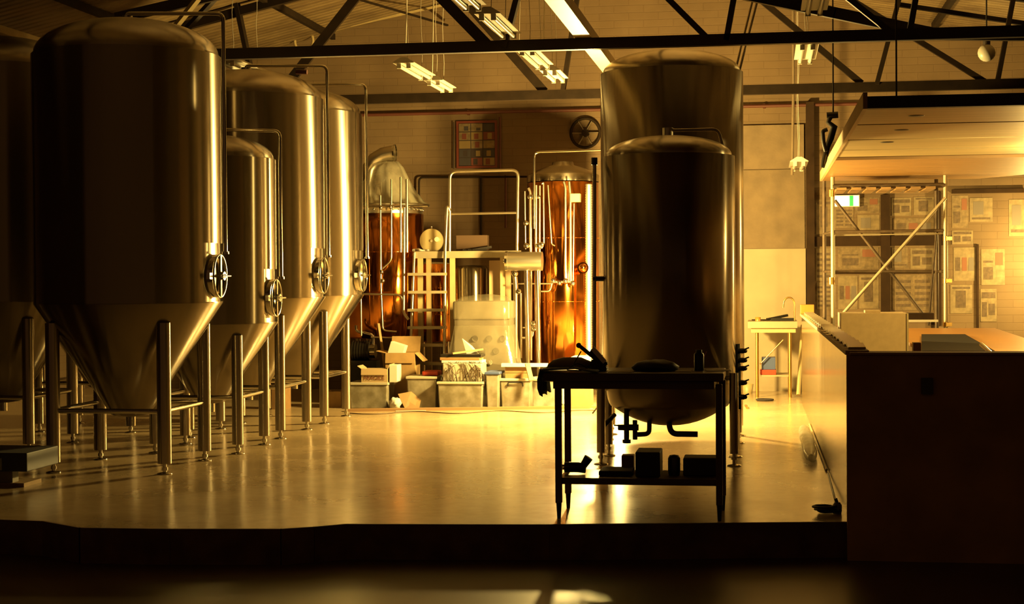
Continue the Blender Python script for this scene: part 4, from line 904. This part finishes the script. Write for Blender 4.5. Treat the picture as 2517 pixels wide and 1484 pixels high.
for k, (px0, px1, dy, lb) in enumerate(((1500, 1560, 10.45, 'sheet of paper on the bench left of the black bag'), (1660, 1700, 10.5, 'sheet of paper on bench between black bag and can'), (1735, 1795, 10.6, 'sheet of paper at the right end of bench'))):
    xa_, xb_ = P(px0, 920, dy).x, P(px1, 920, dy).x
    tag(MB().bb(xa_, xb_, dy-.08, dy+.1, WT+.0005, WT+.004, rot=.1*k-.1).build('paper_sheet', mat('dim_paper%d' % k, (.36, .27, .15), .8)), lb, 'paper')
# things on the lower shelf
SZ = s1
cx_, = [P(1592, 1150, 10.6).x]
tag(MB().bb(P(1562, 1150, 10.5).x, P(1623, 1150, 10.5).x, 10.48, 10.75, SZ, P(1590, 1110, 10.5).z).build('shelf_box', mat('dark_box', (.03, .018, .014), .7), bevel=.008), 'dark square box on the lower shelf of workbench', 'box')
tag(MB().bb(P(1530, 1150, 10.8).x, P(1560, 1150, 10.8).x, 10.72, 10.82, SZ, P(1590, 1116, 10.8).z).build('shelf_carton', CARD, bevel=.004), 'small brown carton left of dark box on the shelf', 'box')
cc = P(1657, 1150, 10.6); tag(MB().lathe([(.035, 0), (.04, .03), (.04, .11), (.03, .13), (.001, .135)], cc.x, 10.6, 20, True, zoff=SZ).build('jar', mat('dark_jar', (.05, .035, .025), .3)), 'dark jar on shelf right of the dark box', 'jar')
tag(MB().bb(P(1680, 1150, 10.6).x, P(1765, 1150, 10.6).x, 10.55, 10.75, SZ, SZ+.12).build('tool_case', mat('dark_case', (.035, .02, .015), .6), bevel=.01), 'dark tool case at right end of the lower shelf', 'case')
cc = P(1440, 1150, 10.6)
dr = thing('power_drill', (cc.x, 10.6, SZ), 'dark power drill lying on the left of the lower shelf', 'tool')
MB().tube([(cc.x-.14, 10.6, SZ+.045), (cc.x-.05, 10.6, SZ+.045), (cc.x-.0, 10.6, SZ+.04)], .034, 14).build('body', BLACKM, dr); MB().tube([(cc.x-.03, 10.6, SZ+.035), (cc.x+.02, 10.6, SZ+.11)], [.022, .03], 12).build('grip', BLACK, dr); MB().cyl((cc.x-.17, 10.6, SZ+.045), (cc.x-.13, 10.6, SZ+.045), .018).build('chuck', STEEL_P, dr)
tag(MB().bb(P(1475, 1150, 10.6).x, P(1556, 1150, 10.6).x, 10.5, 10.75, SZ, SZ+.035).build('folded_sacking', DKCLOTH, bevel=.01), 'folded dark sacking on lower shelf beside the drill', 'cloth')

# ------------------------------------------------------------------ bar counter at right
A = Vector((.515, 10.36, 0)); B = Vector((.435, 19.9, 0)); CT = 1.075
co = thing('bar_counter', (.6, 10.4, -.22), 'unfinished bar counter with dark front and shiny steel side', 'counter')
MB().bb(.50, 3.6, 10.30, 10.36, -.22, 1.06).build('front_panel', COUNTER, co)
MB().bb(.52, 3.6, 10.28, 10.50, 1.062, 1.075).build('front_top', COUNTER, co)
mb = MB(); mb.hexa([(A.x, A.y, 0), (A.x+.03, A.y, 0), (B.x+.03, B.y, 0), (B.x, B.y, 0), (A.x, A.y, CT-.02), (A.x+.03, A.y, CT-.02), (B.x+.03, B.y, CT-.02), (B.x, B.y, CT-.02)])
mb.build('side_panel', FOILM, co)
mb = MB(); mb.hexa([(A.x-.02, A.y, CT-.018), (A.x+.125, A.y, CT-.018), (B.x+.125, B.y, CT-.018), (B.x-.02, B.y, CT-.018), (A.x-.02, A.y, CT+.01), (A.x+.125, A.y, CT+.01), (B.x+.125, B.y, CT+.01), (B.x-.02, B.y, CT+.01)])
mb.build('side_top', BEIGE, co)
MB().bb(.95, 1.02, 10.27, 10.30, .82, .92).build('switch_plate', mat('dark_switch', (.08, .06, .04), .4), co)
# row of overlapping tiles along the counter
TG = mat('glazed_tile_edge', (.66, .55, .36), .3, .2)
n = 20
for k in range(n):
    u = (k+.4)/n; u = u**1.0; p = A.lerp(B, .01+.93*u)
    o = MB().bb(p.x+.005, p.x+.115, p.y-.15, p.y+.15, CT+.018, CT+.034, tilt=('X', .055)).build('stacked_tile', TG, bevel=.003)
    ORD = ['nearest', 'second', 'third', 'fourth', 'fifth', 'sixth', 'seventh', 'eighth', 'ninth', 'tenth', 'eleventh', 'twelfth', 'thirteenth', 'fourteenth', 'fifteenth', 'sixteenth', 'seventeenth', 'eighteenth', 'nineteenth', 'farthest']
    tag(o, 'glazed tile on the counter, %s in the row counted from the near corner' % ORD[k], 'tile', 'overlapping tiles along the counter')
p = A.lerp(B, .99)
tag(MB().bb(p.x-.02, p.x+.14, p.y-.2, p.y-.02, CT+.012, CT+.12).build('timber_offcut', ORPLY, bevel=.004), 'small orange timber block at the far end of the counter', 'block')
# beige standing box behind the counter
x0, x1, z0, z1 = rect(2008, 2232, 770, 880, 14.2)
bp_ = thing('beige_cabinet', ((x0+x1)/2, 14.4, 0), 'plain beige box cabinet standing behind the bar counter', 'cabinet')
MB().bb(.64, x1, 14.2, 14.75, 0, z1).build('body', BEIGE, bp_, bevel=.004)
MB().bb(x1-.012, x1+.004, 14.19, 14.2, 0, z1).build('edge_strip', CREAM, bp_)
xa_, xb_ = P(2125, 766, 14.4).x, P(2162, 766, 14.4).x
tag(MB().bb(xa_, xb_, 14.3, 14.5, z1+.001, z1+.024).build('small_slab', BEIGE), 'thin slab lying on top of the beige cabinet', 'board')
# orange ply worktop
wz = .95; pp = [FP(2215, 806, wz), FP(2445, 806, wz), FP(2517, 830, wz), FP(2640, 872, wz), FP(2215, 905, wz)]
wt = thing('plywood_worktop', (1.8, 14.5, 0), 'orange plywood worktop behind the bar counter at right', 'worktop')
pp2 = [(max(p.x, 1.26), max(p.y, 10.6)) for p in pp]; pp2[4] = (1.26, 10.6); pp2[0] = (1.26, pp[0].y); pp2[3] = (2.9, 10.6)
MB().prism(pp2, wz-.03, wz).build('top', ORPLY, wt)
for (x, y) in ((1.32, 10.8), (1.32, 16.8), (2.4, 16.8), (2.6, 10.8)): MB().bb(x-.03, x+.03, y-.03, y+.03, 0, wz-.03).build('leg', OAK, wt)
q = [FP(2265, 826, wz), FP(2372, 826, wz), FP(2445, 868, wz), FP(2265, 868, wz)]
mb = MB(); mb.prism([(v.x, v.y) for v in (q[0], q[1], q[2], q[3])], wz+.001, wz+.02); mb.build('black_tray', mat('matt_black_sheet', (.02, .012, .006), .95, spec=.05))
tag(bpy.data.objects['black_tray'], 'black sheet lying on the orange worktop', 'tray')
x0, x1, z0, z1 = rect(2245, 2264, 842, 866, 11.6)
tag(MB().bb(x0, x1, 11.6, 11.7, wz+.021 if False else wz+.001, z1).build('small_carton', ORPLY, bevel=.002), 'tiny orange carton at left of black sheet on worktop', 'box')
a = P(2412, 846, 11.6); b = P(2436, 868, 11.3)
sk = thing('tap_lever', (b.x, b.y, wz), 'shiny steel tap lever on the worktop near the counter edge', 'tap')
MB().cyl(a, b, .014).build('lever', STEEL_P, sk); MB().cyl((b.x, b.y, wz+.021), (b.x, b.y, b.z+.01), .02).build('stem', STEEL_P, sk)
# bracket/shelf beyond the cabinet
x0, x1, z0, z1 = rect(2234, 2306, 772, 790, 18.8)
ra = thing('rear_rack', ((x0+x1)/2, 18.95, 0), 'low white-edged rack behind the beige cabinet', 'rack')
MB().bb(x0-.5, x1, 18.8, 19.15, z0-.005, z0+.02).build('shelf', WHITE, ra); MB().bb(x0-.5, x1-.04, 18.85, 19.1, z0+.02, z1+.01).build('dark_bundle', TIMB_D, ra)
for x in (x0-.46, x1-.04): MB().bb(x-.02, x+.02, 18.96, 19.0, 0, z0).build('leg', SCAFFD, ra)

# bench against the back wall with gooseneck tap
x0, x1, z0, z1 = rect(1838, 1968, 790, 806, 20.75)
sb = thing('sink_bench', ((x0+x1)/2, 21.1, 0), 'pale bench with copper-coloured legs against the white wall panel', 'table')
MB().bb(x0, .40, 20.75, 21.5, z0, z1).build('top', WHITEPL, sb)
MB().bb(x0+.04, .38, 20.80, 21.45, z0-.06, z0).build('apron', BEIGE, sb)
for px in (1861, 1942):
    for y in (20.85, 21.4): xx = P(px, 900, 20.85).x; MB().cyl((xx, y, 0), (xx, y, z0-.05), .02).build('leg', BRASS, sb)
MB().bb(P(1870, 900, 20.9).x, P(1945, 900, 20.9).x, 20.9, 21.4, .26, .28).build('shelf', WHITEPL, sb)
MB().cyl(P(1868, 895, 20.9), P(1925, 835, 20.9), .008).build('brace', BRASS, sb)
a = P(1953, 790, 21.2)
tag(MB().tube([a]+[Vector((a.x-.07+.07*math.cos(t), 21.2, a.z+.22+.09*math.sin(t))) for t in [k*PI/10 for k in range(11)]]+[Vector((a.x-.145, 21.2, a.z+.18))], .010, 10).build('gooseneck_tap', BRASS), 'curved gooseneck tap rising above the sink bench', 'tap')
zt_ = z1
mb = MB(); q = Vector((P(1885, 780, 21.0).x, 21.0, zt_+.02)); mb.bar(q, q+Vector((.26, .1, .05)), .05, .03); mb.bar(q+Vector((.05, .0, 0)), q+Vector((.34, 0, .0)), .06, .035)
tag(mb.build('caulking_gun', BLACKM), 'dark hand tools lying on the sink bench', 'tool')
q = P(1863, 786, 20.95); tag(MB().lathe([(.035, 0), (.035, .05), (.001, .052)], q.x, 20.95, 16, True, zoff=zt_).build('orange_tub', ORPLY), 'small orange tub at left of sink bench', 'tub')
tag(MB().bar(Vector((q.x-.08, 21.2, zt_+.08)), Vector((q.x+.16, 21.2, zt_+.08)), .10, .012).build('flat_tray', TIMB_D), 'thin dark tray at left of sink bench', 'tray')
o = bpy.data.objects['flat_tray']; o.location.z -= .07
# stored things under the sink bench
x0, x1, z0, z1 = rect(1872, 1906, 893, 920, 20.95)
tag(MB().bb(x0, x1, 20.95, 21.2, .345, .50).build('blue_pack', BLUE, bevel=.004), 'blue pack on the shelf under sink bench', 'box')
x0, x1, z0, z1 = rect(1868, 1908, 912, 932, 20.8)
tag(MB().bb(x0, x1, 20.92, 21.2, .281, .344).build('red_case', RED, bevel=.006), 'flat red case under the blue pack on sink bench shelf', 'case')
q = FP(1880, 985); tag(MB().tube([(q.x+.10*math.cos(t), q.y+.1*math.sin(t), .015) for t in [k*PI/8 for k in range(17)]], .012, 8).build('hose_coil', DKCLOTH), 'small coil of dark hose on floor by sink bench', 'hose')
q = FP(1838, 966); tag(MB().lathe([(.06, 0), (.075, .12), (.07, .12), (.055, .01)], q.x, q.y, 20, True).build('pale_bucket', CREAM), 'small pale bucket on floor right of the serving tank valves', 'bucket')
q = FP(1835, 1000); tag(MB().tube([(q.x, q.y, .012), (q.x-.01, q.y-.15, .03), (q.x+.01, q.y-.3, .014)], .014, 8).build('hose_end', BRASS), 'short brown hose end on the floor below the pale bucket', 'hose')
# roll against counter panel, wrapped package, rods, wires
a = FP(1966, 975); b = Vector((a.x+.05, a.y+.3, .9))
tag(MB().cyl(a+Vector((-.02, -.1, .03)), b, .028).build('white_pole', CREAM), 'pale round pole leaning near the far end of counter side', 'pole')
q0 = FP(1995, 1140); q1 = FP(1975, 1062)
mb = MB(); pts = [q0.lerp(q1, k/10)+Vector((0, 0, .05)) for k in range(11)]
mb.tube(pts, [.03, .055, .06, .056, .062, .057, .06, .055, .058, .05, .02], 14)
for v in mb.v: v += noise.noise_vector(v*20)*.012; v.z = max(v.z, .003)
tag(mb.build('wrapped_bundle', WRAP2), 'plastic wrapped bundle lying on floor beside the counter side', 'bundle')
a = FP(1990, 1045); b = FP(2032, 1158)
tag(MB().cyl(a+Vector((0, 0, .012)), b+Vector((0, 0, .012)), .01, 8).build('thin_batten', CREAM), 'long thin pale rod lying on floor along counter side', 'rod')
tag(MB().cyl(FP(2036, 1165)+Vector((0, 0, .008)), FP(2056, 1240)+Vector((0, 0, .008)), .006, 6).build('black_lead', BLACK), 'thin black lead on floor between rod and plug cluster', 'cable')
q = FP(2032, 1262)
mb = MB(); pts = []
for k in range(26): t = k*.75; pts.append((q.x+(.05+.015*math.sin(k))*math.cos(t)*1.4, q.y+(.08)*math.sin(t), .012+.0016*k))
tag(mb.tube(pts, .009, 8).build('cable_coil', BLACK), 'coil of black cable on floor at the corner of counter', 'cable')
q = FP(2058, 1262); pb = thing('plug_adaptor', (q.x, q.y, 0), 'grey plug adaptor beside black cable coil at the counter corner', 'plug')
MB().lathe([(.026, 0), (.03, .02), (.03, .055), (.018, .075)], q.x, q.y, 18, True, True).build('body', mat('grey_plug', (.30, .28, .22), .4), pb); MB().cyl((q.x, q.y, .07), (q.x-.01, q.y, .10), .01).build('cable_neck', BLACK, pb)

# ------------------------------------------------------------------ mezzanine
MZ = P(2125, 266, 11.5).z
mz = thing('mezzanine', (2.8, 16, MZ), 'board-lined mezzanine floor overhead at upper right, underside glowing', 'platform')
XM = .70
def yat(py, px=2200): d = ray(px, py); return (MZ-EYE)/d.z*d.y
cuts = [11.5, yat(305), yat(342), yat(367), yat(384)]
for a, b in zip(cuts[:-1], cuts[1:]): MB().bb(XM, 5.0-.35, a+.035, b-.035, MZ, MZ+.02).build('ceiling_panel', PLYC, mz)
MB().bb(XM-.01, 4.65, 11.5, 20.3, MZ+.021, MZ+.05).build('deck', TIMB_D, mz)
y0 = yat(389); mb = MB(); yb_ = 20.3; nb = 16
xr = lambda y: 4.65 if y < 17.0 else (2.55 + (yb_-y)*.62)
for k in range(nb):
    a = y0+(yb_-y0)*k/nb; b = y0+(yb_-y0)*(k+1)/nb-.006
    mb.hexa([(XM, a, MZ-.01), (xr(a), a, MZ-.01), (xr(b), b, MZ-.01), (XM, b, MZ-.01), (XM, a, MZ+.02), (xr(a), a, MZ+.02), (xr(b), b, MZ+.02), (XM, b, MZ+.02)])
mb.build('floorboards', ORBOARD, mz)
zf = P(2300, 236, 11.5).z
MB().bb(XM, 4.65, 11.42, 11.5, MZ-.01, zf).build('front_beam', DKSTEEL, mz)
MB().bb(XM-.03, XM, 11.42, 20.3, MZ-.012, MZ+.10).build('edge_board', BEIGE, mz)
for k, (px, py) in enumerate(((2252, 284), (2216, 319), (2180, 349))):
    d = ray(px, py); t = (MZ-EYE)/d.z; MB().lathe([(.001, -.004), (.055, -.004), (.06, .0)], t*d.x, t*d.y, 24, zoff=MZ).build('downlight_hole', BLACK, mz)
for (x, y) in ((4.55, 11.6), (4.55, 16.5)): MB().bb(x-.05, x+.05, y-.05, y+.05, 0, MZ-.0).build('post', DKSTEEL, mz)
xh = P(2203, 100, 11.46).x; MB().cyl((xh, 11.46, zf), (xh, 11.46, roofz(xh)-.05), .006).build('hanger', DKSTEEL, mz); MB().cyl((4.5, 11.46, zf), (4.5, 11.46, roofz(4.5)-.02), .012).build('hanger', DKSTEEL, mz)
# black hanging hose/rig by mezzanine edge
pts = [P(2043, 283, 17.5), P(2036, 300, 17.5), P(2050, 312, 17.5), P(2042, 340, 17.5), P(2034, 360, 17.5), P(2026, 395, 17.5), P(2022, 412, 17.5)]
hg = thing('hanging_tool_rig', (pts[0].x, 17.5, pts[-1].z), 'black articulated fitting hanging beside the mezzanine edge', 'fitting')
MB().tube(pts, [.03, .028, .04, .036, .03, .03, .02], 10).build('arm', BLACKM, hg)
mb = MB(); mb.cyl(P(2032, 284, 17.5), P(2060, 282, 17.5), .035); mb.build('head', BLACKM, hg)
MB().tube(rpath([P(2034, 318, 17.4), P(2022, 322, 17.4), P(2024, 350, 17.4), P(2030, 372, 17.4)], .05), .022).build('loop', BLACK, hg)
a = P(2048, 282, 17.5); MB().cyl(a, (a.x, 17.5, roofz(a.x)-.05), .008).build('hanger', BLACKM, hg)

# ------------------------------------------------------------------ scaffold
sf = thing('scaffold_tower', (P(2190, 700, 19.3).x, 19.4, 0), 'tube scaffold tower under the mezzanine with diagonal braces', 'scaffold')
ztop = MZ-.02
def post(px, Y, m_, r=.024):
    x = P(px, 600, Y).x; return MB().cyl((x, Y, 0), (x, Y, ztop), r, 12).build('upright', m_, sf)
SF1 = [post(2047, 19.3, SCAFF), post(2324, 19.3, SCAFF), post(2026, 20.1, SCAFFD), post(2302, 20.1, SCAFFD)]
def sbar(a, b, Y, m_, r=.018, name='ledger', Y2=None): return MB().cyl(P(*a, Y), P(*b, Y2 or Y), r, 10).build(name, m_, sf)
sbar((2047, 570), (2324, 566), 19.3, SCAFFD); sbar((2047, 578), (2320, 574), 19.35, SCAFF, .008)
sbar((2047, 458), (2324, 455), 19.3, SCAFFD, .03); sbar((2047, 667), (2302, 667), 20.1, SCAFFD)
sbar((2324, 486), (2068, 775), 19.22, SCAFF, .02, 'diagonal_brace'); sbar((2052, 492), (2290, 800), 20.15, SCAFFD, .02, 'diagonal_brace')
sbar((2302, 570), (2282, 800), 19.9, SCAFFD, .015, 'diagonal_brace')
for Y0_, Y1_ in ((19.3, 20.1),):
    for px, m_ in ((2047, SCAFFD), (2324, SCAFFD)):
        for py in (570, 667):
            x = P(px, 600, 19.3).x; z = P(px, py, 19.3).z; MB().cyl((x, 19.3, z), (P(px-21, 600, 20.1).x, 20.1, z), .016).build('transom', m_, sf)
xa_, xb_ = P(2050, 465, 19.3).x, P(2318, 465, 19.3).x; zb_ = P(2180, 466, 19.3).z
for k in range(7):
    a = xa_+.03+(xb_-xa_-.06)*k/7; MB().bb(a, a+.11, 19.25, 20.15, zb_, zb_+.03, rot=-.0).build('deck_board', OAK, sf)
for py in (586, 690, 797):
    q = P(2326, py, 19.3); mb = MB(); mb.cyl(q-Vector((0, 0, .025)), q+Vector((0, 0, .025)), .038); mb.bb(q.x, q.x+.06, 19.26, 19.32, q.z-.02, q.z+.02); mb.build('coupler', BRASS, sf)
for py in (475, 690): q = P(2044, py, 19.3); MB().cyl(q-Vector((0, 0, .04)), q+Vector((0, 0, .04)), .036).build('coupler', BRASS, sf)

# ------------------------------------------------------------------ work lamps
def work_lamp(loc, label, stand=True, up=None):
    x, y, z = loc; t = thing('work_lamp', (x, y, 0 if stand else z), label, 'lamp')
    MB().lathe([(.03, -.16), (.035, -.09), (.022, -.075)], x, y, 16, True, True, zoff=z).build('socket', BLACKM, t)
    mb = MB()
    for k in range(6):
        a = k*PI/3; mb.tube([(x+r*math.cos(a), y+r*math.sin(a), z+h) for r, h in ((.03, -.08), (.08, -.03), (.09, .03), (.05, .09), (.002, .11))], .0018, 5)
    mb.build('cage', STEEL_P, t); MB().sphere((x, y, z-.05), .022, 12).build('bulb', BULB, t)
    if stand:
        MB().cyl((x, y, min(.25, z*.4)), (x, y, z-.15), .012).build('pole', BLACKM, t)
        for k in range(3): a = k*2*PI/3+.4; MB().cyl((x, y, min(.3, z*.45)), (x+.3*min(1, z)*math.cos(a), y+.3*min(1, z)*math.sin(a), .012), .009).build('tripod_leg', BLACKM, t)
    else: MB().cyl((x, y, z-.12), (x, y, up), .005).build('hook_cable', BLACKM, t)
BULB = mat('lit_bulb', (1, .9, .6), .4, emit=(1.0, .72, .25, 40))
work_lamp(LAMP1, 'bare bulb work lamp on tripod hidden behind the serving tanks')
work_lamp(LAMP2, 'low bare bulb work lamp on floor behind the serving tanks')
work_lamp(LAMP3, 'bare bulb work lamp on tripod in the far right corner')
fl = thing('added_clamp_lamp', (LAMP5[0], LAMP5[1], LAMP5[2]), 'added out-of-view flood lamp under the mezzanine edge, lighting the beige cabinet', 'lamp')  # invented housing for the added cabinet spot
_d = Vector((-.02, .76, -.65)).normalized(); _p = Vector(LAMP5)
MB().tube([_p-_d*.14, _p-_d*.12, _p-_d*.04, _p-_d*.01], [.03, .045, .08, .09], 20, caps=False).build('shade', BLACKM, fl)
MB().cyl(_p-_d*.14, (_p.x, _p.y-.14, MZ-.005), .012).build('clamp', BLACKM, fl)
work_lamp(LAMP4, 'bare bulb work lamp hung under the mezzanine', stand=False, up=MZ)
